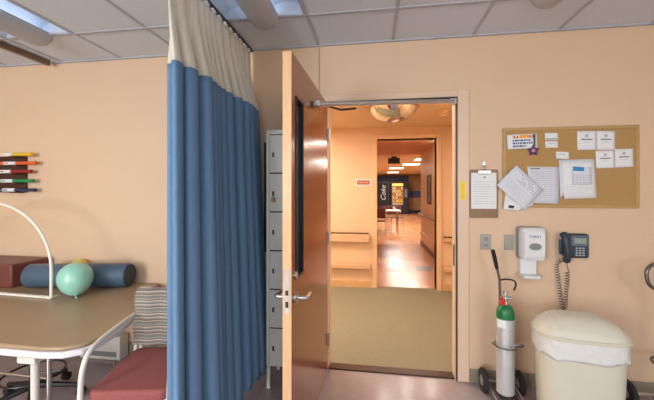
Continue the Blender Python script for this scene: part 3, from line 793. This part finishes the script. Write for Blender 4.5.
for r_ in range(4):
    x = px1 - .018; z = pz0 + .024 + r_ * .013
    boxm(x, x + .006, D - .0445, D - .039, z, z + .006).build('soft_key', M['phonelt'], ph, smooth=0)
hs = smoothpath([(1.358, D - .062, 1.125), (1.356, D - .080, 1.11), (1.358, D - .092, 1.07), (1.362, D - .094, 1.035), (1.366, D - .092, 1.0), (1.372, D - .080, .965), (1.376, D - .062, .948)], 4)
nn = len(hs); rad = [.026 - .009 * math.sin(PI * i / (nn - 1)) for i in range(nn)]
MB().tube(hs, rad, 16).build('handset', M['phone'], ph, smooth=70)
boxm(1.338, 1.392, D - .06, D - .035, .985, 1.09).build('cradle', M['phone'], ph, bevel=.006)
# coiled cord
path = smoothpath([(1.355, D - .05, .945), (1.330, D - .028, .91), (1.338, D - .026, .82), (1.352, D - .026, .70), (1.366, D - .03, .60), (1.374, D - .03, .585), (1.384, D - .03, .60), (1.392, D - .026, .70), (1.400, D - .026, .80), (1.402, D - .024, .86)], 40)
pts = []; acc = 0
for i in range(len(path)):
    if i: acc += (path[i] - path[i - 1]).length
    a_ = acc / .019 * 2 * PI
    t_ = (path[min(i + 1, len(path) - 1)] - path[max(i - 1, 0)]).normalized(); n1 = t_.orthogonal().normalized()
    n1 = Vector((0, 1, 0)) - t_ * t_.y; n1.normalize(); n2 = t_.cross(n1)
    pts.append((path[i], n1, n2, acc))
fine = []; total = acc; K = int(total / .019 * 12); j = 0
for k in range(K):
    d_ = total * k / K
    while j < len(pts) - 2 and pts[j + 1][3] < d_: j += 1
    q0, q1 = pts[j], pts[j + 1]; f_ = (d_ - q0[3]) / max(1e-6, q1[3] - q0[3])
    p = q0[0].lerp(q1[0], f_); a_ = d_ / .019 * 2 * PI
    fine.append(p + (q0[1] * math.cos(a_) + q0[2] * math.sin(a_)) * .0125)
MB().tube(fine + [Vector((1.40, D - .024, .90)), Vector((1.40, D - .02, .955))], .0022, 6).build('coiled_cord', M['phone'], ph, smooth=70)
ph.location.x -= .035

# ------------------------------------------------------------------ oxygen cylinder on its cart
oc = thing('oxygen_cylinder', 'silver oxygen cylinder with green shoulder strapped on a small wheeled cart', 'gas cylinder', (.866, 2.30, .09))
T = Matrix.Translation((0, 0, 0))
MB().lathe([(0, 0), (.048, 0), (.055, .008), (.055, .512), (0, .512)], 32, T).build('body', M['silver'], oc, local=True)
MB().lathe([(.0555, .500), (.0555, .53), (.052, .553), (.042, .573), (.028, .585), (.016, .59), (0, .59)], 32).build('shoulder', M['green'], oc, local=True)
MB().lathe([(.014, .585), (.014, .62), (.010, .622), (.010, .66), (.016, .662), (.016, .675), (0, .675)], 14).tube([(-.03, 0, .635), (.032, -.01, .635)], .010, 10).build('valve', M['chrome'], oc, local=True)
MB().tube([(-.028, -.01, .608), (-.028, -.035, .608)], .017, 14).tube([(-.026, -.012, .60), (-.026, -.012, .64)], .008, 8).build('regulator', M['redknob'], oc, local=True)
w = MB(); vs = []
for k in range(13):
    a_ = -PI * .95 + PI * .36 * k / 12
    vs += [(.0559 * math.cos(a_), .0559 * math.sin(a_), .445), (.0559 * math.cos(a_), .0559 * math.sin(a_), .495)]
w.add(vs, [(2 * k, 2 * k + 2, 2 * k + 3, 2 * k + 1) for k in range(12)]).build('label_sticker', M['paper'], oc, local=True, smooth=60)
# tubes
ct = thing('cylinder_cart', 'two-wheeled steel cart with black grip carrying the silver cylinder', 'cart', (.885, 2.40, 0))
MB().tube(smoothpath([(.872, 2.40, .05), (.868, 2.395, .4), (.862, 2.385, .78), (.845, 2.37, .87), (.822, 2.355, .96)], 6), .009, 10).build('pole', M['gunmetal'], ct)
MB().tube([(.836, 2.364, .90), (.818, 2.352, .97), (.800, 2.34, 1.03)], [.012, .014, .014], 12).build('grip', M['grip'], ct)
MB().tube(smoothpath([(.86, 2.385, .815), (.89, 2.36, .83), (.925, 2.335, .832), (.942, 2.33, .815), (.940, 2.33, .79), (.930, 2.33, .765)], 6), .006, 10).build('hook_arm', M['darkmetal'], ct)
MB().tube([(.77, 2.445, .08), (1.02, 2.445, .08)], .007, 10).build('axle', M['steel'], ct)
for x in (.775, 1.012):
    wh = MB().tube([(x - .014, 2.445, .082), (x - .010, 2.445, .082), (x + .010, 2.445, .082), (x + .014, 2.445, .082)], [.074, .081, .081, .074], 28).build('wheel', M['rubber'], ct)
    MB().tube([(x - .017, 2.445, .082), (x + .017, 2.445, .082)], .035, 18).build('hub', M['dispgrey'], wh)
MB().tube(arc((.866, 2.30, .405), .0665, 0, 2 * PI * 31 / 32, 31, 'xy'), .005, 8, closed=True).tube(smoothpath([(.93, 2.29, .405), (.952, 2.26, .42), (.945, 2.23, .445), (.90, 2.225, .445), (.87, 2.235, .425)], 4), .005, 8).tube([(.80, 2.30, .405), (.775, 2.28, .425)], .005, 8).tube([(.866, 2.366, .405), (.87, 2.40, .405)], .005, 8).build('retaining_ring', M['gunmetal'], ct)
w = MB().box(.806, .926, 2.24, 2.41, .078, .088)
w.build('cradle_plate', M['darkmetal'], ct, bevel=.003)
MB().tube(smoothpath([(.80, 2.42, .07), (.80, 2.30, .06), (.83, 2.20, .02), (.89, 2.17, .008), (.95, 2.20, .02), (.97, 2.30, .06), (.97, 2.42, .07)], 6), .006, 8).tube([(.80, 2.42, .07), (.97, 2.42, .07)], .006, 8).build('foot_loop', M['steel'], ct)

# second, empty cart cut by the frame edge
c2 = thing('cylinder_cart', 'empty two-wheeled cart with looped steel handle behind the beige bin', 'cart', (1.86, 2.42, 0))
MB().tube([(1.86, 2.42, .05), (1.86, 2.42, .9)], .010, 12).build('pole', M['darkmetal'], c2)
MB().tube(smoothpath([(1.86, 2.41, .965), (1.79, 2.37, .962), (1.745, 2.35, .94), (1.730, 2.345, .90), (1.745, 2.35, .84), (1.80, 2.38, .80), (1.86, 2.41, .79)], 6), .011, 12).build('handle', M['gunmetal'], c2)
MB().tube(arc((1.86, 2.31, .345), .105, 0, 2 * PI * 31 / 32, 31, 'xy'), .008, 8, closed=True).build('retaining_ring', M['gunmetal'], c2)
MB().tube([(1.67, 2.425, .085), (2.05, 2.425, .085)], .007, 10).build('axle', M['steel'], c2)
for x in (1.675, 2.045):
    wh = MB().tube([(x - .016, 2.425, .086), (x - .012, 2.425, .086), (x + .012, 2.425, .086), (x + .016, 2.425, .086)], [.078, .085, .085, .078], 28).build('wheel', M['rubber'], c2)
    MB().tube([(x - .019, 2.425, .086), (x + .019, 2.425, .086)], .035, 18).build('hub', M['dispgrey'], wh)
MB().tube([(1.80, 2.42, .07), (1.80, 2.28, .02), (1.92, 2.28, .02), (1.92, 2.42, .07)], .007, 8).build('foot_loop', M['steel'], c2)
c2g = 1

# ------------------------------------------------------------------ trash bin
bn = thing('trash_bin', 'large beige swing-lid trash bin with white liner against the wall', 'trash bin', (1.203, 2.125, 0), math.radians(-7))
BW, BD, EX = .226, .150, 3.3
def se(a, b, n=72, ex=EX):
    out = []
    for k in range(n):
        t = 2 * PI * k / n; c, q = math.cos(t), math.sin(t)
        out.append((a * math.copysign(abs(c) ** (2 / ex), c), b * math.copysign(abs(q) ** (2 / ex), q)))
    return out
def loft(rings):
    n = len(rings[0]); vs = [v for r in rings for v in r]; m_ = len(rings)
    fs = [(j * n + k, j * n + (k + 1) % n, (j + 1) * n + (k + 1) % n, (j + 1) * n + k) for j in range(m_ - 1) for k in range(n)]
    return MB().add(vs, fs + [tuple(range(n))[::-1], tuple(range((m_ - 1) * n, m_ * n))])
rings = []
for z in (0, .012, .3, .55, .585):
    k = (.87 + .11 * z / .585) * (.975 if z == 0 else 1)
    rings.append([(x, y, z) for x, y in se(BW * k, BD * k)])
loft(rings).build('body', M['bin'], bn, local=True, smooth=50)
NN = 144; vs = []
for j, z in enumerate([.588, .575, .55, .52, .495, .478]):
    for i, (x, y) in enumerate(se(BW + .001, BD + .001, NN)):
        a = 2 * PI * i / NN
        wv = 1 + .004 * j / 5 + (.007 * math.sin(17 * a + j * 1.3) + .006 * math.sin(7 * a - j * 1.7) + .004 * math.sin(31 * a + 2 * j)) * (j > 0)
        vs.append((x * wv, y * wv, z - (.007 * math.sin(3 * a + 1) + .006 * math.sin(8 * a)) * j / 5))
MB().add(vs, [(j * NN + k, j * NN + (k + 1) % NN, (j + 1) * NN + (k + 1) % NN, (j + 1) * NN + k) for j in range(5) for k in range(NN)]).build('liner', M['liner'], bn, local=True, smooth=60, solid=.002)
loft([[(x, y, z) for x, y in se(BW + q, BD + q)] for z, q in ((.582, .004), (.585, .010), (.600, .011), (.606, .004))]).build('lid_rim', M['bin'], bn, local=True, smooth=50)
LH = .094
def lz(t): return (.600) + LH * max(0, 1 - t ** 2.7) ** .62
loft([[(x * t, y * t, lz(t)) for x, y in se(BW + .004, BD + .004)] for t in (1, .995, .98, .95, .9, .83, .75, .65, .5, .3, .1)]).build('lid', M['bin'], bn, local=True, smooth=70)
# swing flap: a slightly proud panel following the dome
def tt(x, y): return ((abs(x) / (BW + .004)) ** EX + (abs(y) / (BD + .004)) ** EX) ** (1 / EX)
nx, ny = 30, 24; vs = []
for dzz in (.008, -.006):
    for j in range(ny + 1):
        for i in range(nx + 1):
            v = -1 + 2 * j / ny; x = -.140 + .310 * i / nx; y = v * .141 * (1 - .10 * abs((x - .015) / .155) ** 4)
            vs.append((x, y, lz(min(.985, tt(x, y))) + dzz))
Q = (nx + 1) * (ny + 1); g_ = lambda i, j, k=0: k * Q + j * (nx + 1) + i
fs = [(g_(i, j), g_(i + 1, j), g_(i + 1, j + 1), g_(i, j + 1)) for j in range(ny) for i in range(nx)]
for i in range(nx): fs += [(g_(i + 1, 0), g_(i, 0), g_(i, 0, 1), g_(i + 1, 0, 1)), (g_(i, ny), g_(i + 1, ny), g_(i + 1, ny, 1), g_(i, ny, 1))]
for j in range(ny): fs += [(g_(0, j), g_(0, j + 1), g_(0, j + 1, 1), g_(0, j, 1)), (g_(nx, j + 1), g_(nx, j), g_(nx, j, 1), g_(nx, j + 1, 1))]
MB().add(vs, fs).build('swing_flap', M['bin'], bn, local=True, smooth=35)

# ------------------------------------------------------------------ hallway
HY0, HY1, HZ = 2.665, 4.80, 2.35
HX0, HX1 = -4.0, 1.10
struct(boxm(HX0, HX1 + .1, 2.65, HY1 + .08, -.1, 0.004).build('floor_hallway', M['carpet'], smooth=0))
struct(boxm(HX0, HX1 + .1, HY0, HY1, HZ, HZ + .05).build('ceiling_hallway', M['hallceil'], smooth=0))
fx0, fx1, fz = .045, .885, 2.185
w = MB(); w.box(HX0, fx0, HY1, HY1 + .15, 0, 2.9).box(fx1, HX1 + .15, HY1, HY1 + .15, 0, 2.9).box(fx0, fx1, HY1, HY1 + .15, fz, 2.9)
struct(w.build('wall_hallway_far', M['hallwall'], smooth=0))
w = MB(); w.box(HX0, ox0 - .0, HY0, HY0 + .015, 0, HZ).box(ox1, HX1, HY0, HY0 + .015, 0, HZ).box(ox0, ox1, HY0, HY0 + .015, oz, HZ)
struct(w.build('wall_hallway_near', M['hallwall'], smooth=0))
struct(boxm(HX1, HX1 + .12, HY0, HY1, 0, 2.9).build('wall_hallway_right', M['hallwall'], smooth=0))
struct(boxm(HX0 - .12, HX0, HY0, HY1, 0, 2.9).build('wall_hallway_left', M['hallwall'], smooth=0))
w = MB(); w.box(fx0 - .075, fx0, HY1 - .02, HY1 + .16, 0, fz + .06).box(fx1, fx1 + .065, HY1 - .02, HY1 + .16, 0, fz + .06).box(fx0, fx1, HY1 - .02, HY1 + .16, fz, fz + .06)
struct(w.build('trim_7', M['halltrim'], bevel=.006))
w = MB(); w.box(HX0, fx0 - .075, HY1 - .014, HY1, 0, .10).box(fx1 + .065, HX1, HY1 - .014, HY1, 0, .10)
struct(w.build('baseboard_hallway', M['hallbase'], bevel=.003))

def rail(x0, x1, zc, hgt, lab, dark=True):
    r = thing('handrail', lab, 'handrail', ((x0 + x1) / 2, HY1 - .03, zc - hgt / 2), group=None)
    MB().box(x0, x1, HY1 - .075, HY1 - .028, zc - hgt / 2, zc + hgt / 2).build('rail_cover', M['railface'], r, bevel=.012, seg=3)
    if dark: MB().box(x0, x1, HY1 - .074, HY1 - .026, zc + hgt / 2, zc + hgt / 2 + .016).build('cap_strip', M['railtop'], r, bevel=.003)
    MB().box(x0 + .01, x1 - .01, HY1 - .03, HY1, zc - hgt / 2 + .02, zc + hgt / 2 - .02).build('mount', M['railtop'], r, smooth=0)
    for x in (x0, x1): MB().box(x - .006, x + .006, HY1 - .077, HY1 - .002, zc - hgt / 2 - .002, zc + hgt / 2 + .004).build('end_cap', M['railface'], r, bevel=.004)
rail(-2.6, -.075, .735, .125, 'upper beige handrail with dark cap left of the hallway opening')
rail(-2.6, -.065, .315, .065, 'slim lower bumper rail left of the hallway opening', False)
rail(.975, 1.085, .735, .06, 'short upper handrail stub right of the hallway opening')
rail(.975, 1.085, .315, .07, 'short lower rail stub right of the hallway opening', False)
sg = thing('door_sign', 'small rose-coloured sign in white border on the hallway wall', 'sign', (-.15, HY1, 1.49))
a, b = wp(355.5, 179, HY1 - .01), wp(371, 186, HY1 - .01)
boxm(a.x, b.x, HY1 - .010, HY1, b.z, a.z).build('border', M['paper'], sg, bevel=.002)
boxm(a.x + .018, b.x - .018, HY1 - .013, HY1 - .009, b.z + .02, a.z - .02).build('face', M['signpink'], sg, smooth=0)
w = MB()
for k in range(4): w.box(a.x + .03 + k * .042, a.x + .058 + k * .042, HY1 - .0145, HY1 - .0125, (a.z + b.z) / 2 - .007, (a.z + b.z) / 2 + .007)
w.build('lettering', M['railface'], sg, smooth=0)

# convex ceiling mirror
cm = thing('convex_mirror', 'half-dome convex mirror hanging from the hallway ceiling', 'mirror', (.204, 3.56, HZ - .19))
pr = [(.262 * math.sin(PI / 2 * k / 16), .19 - .175 * math.cos(PI / 2 * k / 16)) for k in range(17)]
MB().lathe([(r_, z_) for r_, z_ in pr] + [(0, .19)], 48).build('dome', M['mirror'], cm, local=True, smooth=70)
MB().tube(arc((0, 0, .175), .268, 0, 2 * PI * 47 / 48, 47, 'xy'), .014, 8, closed=True).build('rim', M['mirrorrim'], cm, local=True)
sd = thing('smoke_detector', 'small round smoke detector on the hallway ceiling near the mirror', 'smoke detector', (.80, 3.9, HZ - .04))
MB().lathe([(0, 0), (.04, 0), (.06, .012), (.066, .03), (.066, .04), (0, .04)], 24).build('cover', M['halltrim'], sd, local=True)
MB().lathe([(0, -.006), (.018, -.006), (.02, .002), (0, .002)], 16).build('sensor', M['white'], sd, local=True)
def downlight(x, y, z, lab, m='warmlamp'):
    d = thing('downlight', lab, 'ceiling light', (x, y, z - .012), group=None)
    MB().lathe([(.07, .0), (.095, 0), (.098, .012), (.07, .012)], 24).build('ring', M['white'], d, local=True)
    MB().lathe([(0, .004), (.068, .004), (.068, .010), (0, .010)], 24).build('lens', M[m], d, local=True)
downlight(-1.7, 3.7, HZ, 'round hallway downlight far along the hallway, left of the mirror')
downlight(.20, 5.9, 2.4, 'round downlight just inside the passage beyond the opening, left one')
downlight(.62, 6.35, 2.4, 'round downlight in the middle of the passage ceiling')
downlight(1.12, 6.5, 2.4, 'round downlight close to the right wall of the passage')

# ------------------------------------------------------------------ passage and cafeteria beyond
PX0, PX1, PY1, PZ = -.12, 1.25, 9.0, 2.40
struct(boxm(-9, 7, HY1 + .08, 20.7, -.1, 0.0).build('floor_cafeteria', M['tile'], smooth=0))
struct(boxm(PX0, PX1 + .1, HY1 + .15, PY1, PZ, PZ + .05).build('ceiling_passage', M['vestceil_shaded'], smooth=0))
struct(boxm(-9, 7, PY1, 20.7, PZ, PZ + .05).build('ceiling_cafeteria', M['hallceil'], smooth=0))
struct(boxm(PX1, PX1 + .15, HY1 + .15, PY1, 0, PZ).build('wall_passage_right', M['hallwall'], bevel=.01))
struct(boxm(PX0 - .12, PX0, HY1 + .15, PY1, 0, PZ).build('wall_passage_left', M['hallwall'], bevel=.01))
struct(boxm(PX1 + .15, 7, PY1 - .15, PY1, 0, PZ).build('wall_cafeteria_near_right', M['hallwall'], smooth=0))
struct(boxm(-9, PX0 - .12, PY1 - .15, PY1, 0, PZ).build('wall_cafeteria_near_left', M['hallwall'], smooth=0))
struct(boxm(-9, 7, 20.55, 20.7, 0, PZ).build('wall_cafeteria_back', M['brick'], smooth=0))
struct(boxm(-9.1, -9, PY1, 20.7, 0, PZ).build('wall_cafeteria_left', M['hallwall'], smooth=0))
struct(boxm(7, 7.1, PY1, 20.7, 0, PZ).build('wall_cafeteria_right', M['hallwall'], smooth=0))
struct(boxm(-5, 2.12, 20.50, 20.55, 1.97, 2.32).build('trim_8', M['bluepanel'], smooth=0))
struct(boxm(2.12, 6.9, 20.51, 20.55, .98, 1.38).build('trim_9', M['bluepanel'], smooth=0))
struct(boxm(2.12, 6.9, 20.45, 20.55, 0, .2).build('baseboard_cafeteria', M['darkmetal'], smooth=0))
struct(boxm(.05, .62, 6.95, 8.7, -.002, .0015).build('trim_10', M['floor_patch_brown'], smooth=0))  # flat brown rectangle laid on the tile floor
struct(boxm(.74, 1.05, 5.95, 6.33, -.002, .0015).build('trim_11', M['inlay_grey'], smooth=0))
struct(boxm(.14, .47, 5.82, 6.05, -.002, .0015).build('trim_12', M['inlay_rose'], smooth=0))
struct(boxm(PX1 - .012, PX1, HY1 + .16, PY1, 0, .1).build('baseboard_passage', M['railtop'], smooth=0))
pr_ = thing('handrail', 'long handrail on the right wall of the passage under the picture', 'handrail', (PX1 - .04, 7.0, .70))
boxm(PX1 - .07, PX1 - .03, 5.1, 8.9, .70, .80).build('rail_cover', M['railface'], pr_, bevel=.012)
boxm(PX1 - .072, PX1 - .03, 5.1, 8.9, .80, .82).build('cap_strip', M['railtop'], pr_, bevel=.003)
boxm(PX1 - .03, PX1, 5.12, 8.88, .72, .78).build('mount', M['railtop'], pr_, smooth=0)
pr2 = thing('handrail', 'low bumper rail on the right wall of the passage near the floor', 'handrail', (PX1 - .03, 7.0, .28))
boxm(PX1 - .045, PX1, 5.1, 8.9, .28, .36).build('rail_cover', M['railface'], pr2, bevel=.008)
pc = thing('framed_picture', 'framed picture in dark red frame on the right passage wall', 'picture', (PX1 - .02, 7.57, 1.12))
w = MB().box(PX1 - .03, PX1, 7.36, 7.40, 1.12, 1.78).box(PX1 - .03, PX1, 7.74, 7.78, 1.12, 1.78).box(PX1 - .03, PX1, 7.40, 7.74, 1.12, 1.16).box(PX1 - .03, PX1, 7.40, 7.74, 1.74, 1.78)
w.build('frame', M['maroon'], pc, bevel=.004)
boxm(PX1 - .014, PX1, 7.40, 7.74, 1.16, 1.74).build('print', M['art'], pc, smooth=0)
mn = thing('hanging_monitor', 'black monitor hanging from the ceiling at the cafeteria entrance', 'monitor', (.57, 9.5, 2.2))
boxm(.40, .735, 9.46, 9.54, 2.20, 2.36).build('screen_housing', M['black'], mn, bevel=.008)
boxm(.49, .65, 9.47, 9.53, 2.35, PZ).build('mount', M['black'], mn, bevel=.004)

def vending(x0, x1, label):
    v = thing('vending_machine', label, 'vending machine', ((x0 + x1) / 2, 20.1, 0))
    boxm(x0, x1, 19.75, 20.5, .05, 1.93).build('cabinet', M['navyvend'], v, bevel=.015)
    boxm(x0 + .04, x1 - .04, 19.78, 20.45, 0, .06).build('plinth', M['black'], v)
    return v
v = vending(.98, 2.06, 'glass-front snack vending machine with yellow lit shelves at far cafeteria wall')
boxm(1.08, 1.72, 19.735, 19.76, .55, 1.84).build('display_window', M['vendglass'], v, smooth=0)
boxm(1.10, 1.70, 19.715, 19.735, 1.72, 1.80).build('light_strip', M['vendlamp'], v)
for r_ in range(5):
    for c_ in range(6):
        x = 1.11 + c_ * .10; z = .74 + r_ * .19
        boxm(x, x + .07, 19.70, 19.735, z, z + .12).build('snack_packet', M[random.choice(['snackred', 'snackyel', 'snackwht'])], v, smooth=0)
    boxm(1.08, 1.72, 19.69, 19.74, .715 + r_ * .19, .73 + r_ * .19).build('shelf', M['steel'], v, smooth=0)
boxm(1.10, 1.70, 19.73, 19.76, .56, .64).build('delivery_flap', M['steel'], v)
boxm(1.80, 1.96, 19.735, 19.76, 1.0, 1.5).build('control_panel', M['dispgrey'], v, bevel=.004)
v = vending(-.16, .92, 'dark drinks vending machine with white script at far cafeteria wall')
boxm(-.05, .82, 19.735, 19.755, .5, 1.85).build('front_panel', M['rubber'], v, smooth=0)
t_ = text_mesh('Coke', .42, 'script', M['paper'], v, Matrix.Translation((-.38, -20.1, 0)) @ Matrix.Translation((.56, 19.73, 1.25)) @ Matrix.Rotation(PI / 2, 4, 'X') @ Matrix.Rotation(PI / 2, 4, 'Z'), .4)

ctb = thing('cafeteria_table', 'pale rectangular cafeteria table with chrome legs beyond the opening', 'table', (.0, 11.2, 0))
boxm(-.95, .88, 10.95, 11.6, .72, .755).build('tabletop', M['skin'], ctb, bevel=.006)
for x in (-.85, .78):
    for y in (10.85, 11.5): MB().tube([(x, y, 0), (x, y, .72)], .02, 10).build('leg', M['chrome'], ctb)
nap = boxm(.22, .40, 11.05, 11.2, .756, .86); tag(nap.build('napkin_box', M['maroon'], bevel=.006), 'dark maroon napkin box on the cafeteria table', 'napkin box')
cpn = MB().lathe([(0, 0), (.035, 0), (.045, .12), (0, .12)], 14, Matrix.Translation((.66, 11.1, .756))); tag(cpn.build('cup', M['paper']), 'white cup near the cafeteria table edge', 'cup')
def cafe_chair(x, y, rz, lab):
    c = thing('cafeteria_chair', lab, 'chair', (x, y, 0), rz, group='chairs at the cafeteria table')
    boxm(-.21, .21, -.21, .2, .44, .47).build('seat', M['maroon'], c, local=True, bevel=.01)
    boxm(-.2, .2, .2, .225, .55, .86).build('backrest', M['maroon'], c, local=True, bevel=.01)
    for s in (-1, 1):
        MB().tube([(s * .2, -.2, .44), (s * .21, -.21, .0)], .011, 8).build('leg', M['chrome'], c, local=True)
        MB().tube([(s * .2, .215, .86), (s * .2, .21, .44), (s * .21, .24, .0)], .011, 8).build('leg', M['chrome'], c, local=True)
    return c
c0 = cafe_chair(.16, 10.45, PI, 'maroon cafeteria chair on the near side of the table, back to the viewer')
dup(c0, (.28, 11.82, 0), 'maroon cafeteria chair on the far side of the table, left one', -.15)
dup(c0, (.80, 11.95, 0), 'maroon cafeteria chair on the far side of the table, right one', .1)

# ------------------------------------------------------------------ lights
def area(name, loc, rot, sx, sy, energy, col, spread=None):
    l = bpy.data.lights.new(name, 'AREA'); l.shape = 'RECTANGLE'; l.size = sx; l.size_y = sy; l.energy = energy; l.color = col
    if spread: l.spread = spread
    o = bpy.data.objects.new(name, l); C.objects.link(o); o.location = loc; o.rotation_euler = rot
    return o
for i, (a, b) in enumerate(WIN):
    area('window_fill', ((a + b) / 2, RY0 + .02, 1.6), (PI / 2, 0, 0), b - a - .1, 1.3, (122, 10, 40)[i], (.93, .965, 1.0))  # area lamps stand in for daylight, uneven strengths to shade the curtain folds
for x, y in TROF:
    if y < 0: area('troffer_fill', (x + .293, y + .585, CZ - .11), (0, 0, 0), .3, 1.0, 24 if x < -2 else 14, (1, .86, .56) if x < -2 else (.97, .98, 1))  # fill lamps added under the unseen troffers, table side tinted to yellow the wall
WARM = (1, .90, .77)
def lit_panel(x, y, z, hx, hy, lab, energy, grp, col=WARM, kind='cafelamp'):
    d = thing('ceiling_panel_light', lab, 'ceiling light', (x, y, z - .03), group=grp)
    boxm(x - hx, x + hx, y - hy, y + hy, z - .02, z).build('frame', M['white'], d)
    boxm(x - hx + .04, x + hx - .04, y - hy + .04, y + hy - .04, z - .026, z - .018).build('diffuser', M[kind], d, smooth=0)
    area('panel_light', (x, y, z - .032), (0, 0, 0), 2 * hx - .1, 2 * hy - .1, energy, col)
lit_panel(-1.35, 3.75, HZ, .6, .3, 'added hallway ceiling panel light hidden behind the open door', 25, 'added panel lights in the hallway ceiling')  # hallway panels are added out of view to carry the fill light
lit_panel(-2.7, 3.75, HZ, .6, .3, 'added hallway ceiling panel light farthest along the hallway', 22, 'added panel lights in the hallway ceiling')
lit_panel(.55, 2.98, HZ, .3, .15, 'added hallway ceiling panel light just over the doorway', 10, 'added panel lights in the hallway ceiling')
for x, y in ((.20, 5.9), (.62, 6.35), (1.12, 6.5)):
    area('downlight_light', (x, y, 2.4 - .02), (0, 0, 0), .11, .11, 4.5, WARM)
for x, y, nm in ((.95, 14.2, 'third from the entrance'), (1.35, 12.2, 'second from the entrance'), (1.55, 10.3, 'nearest the entrance'), (-2.5, 12.5, 'far left by the entrance side'),
                 (-2.5, 16.5, 'far left at the back'), (1.0, 17.6, 'closest to the vending machines')):
    lit_panel(x, y, PZ, .32, .32, 'flat lit ceiling panel in the cafeteria, ' + nm, 42, 'lit panels in the cafeteria ceiling', (1, .94, .86))

wd = bpy.data.worlds.new('world'); bpy.context.scene.world = wd; wd.use_nodes = True
nt = wd.node_tree; sk = nt.nodes.new('ShaderNodeTexSky'); sk.sky_type = 'NISHITA'; sk.sun_elevation = math.radians(40); sk.sun_rotation = math.radians(0); sk.sun_disc = False
nt.links.new(sk.outputs[0], nt.nodes['Background'].inputs[0]); nt.nodes['Background'].inputs[1].default_value = .25

# ------------------------------------------------------------------ camera
cam = bpy.data.cameras.new('camera'); co = bpy.data.objects.new('camera', cam); C.objects.link(co)
co.location = (0, 0, H); co.rotation_euler = (PI / 2, 0, A0)
cam.sensor_width = 36; cam.lens = 36 * F / 654; cam.shift_y = -10 / 654; cam.clip_start = .02; cam.clip_end = 100
sc = bpy.context.scene; sc.camera = co
sc.view_settings.view_transform = 'Standard'; sc.view_settings.look = 'None'; sc.view_settings.gamma = 1; sc.view_settings.use_curve_mapping = False
sc.view_settings.exposure = 0.48
sc.cycles.use_denoising = True
try: sc.cycles.denoiser = 'OPENIMAGEDENOISE'
except Exception: pass
sc.cycles.max_bounces = 10; sc.cycles.diffuse_bounces = 6; sc.cycles.sample_clamp_indirect = 6
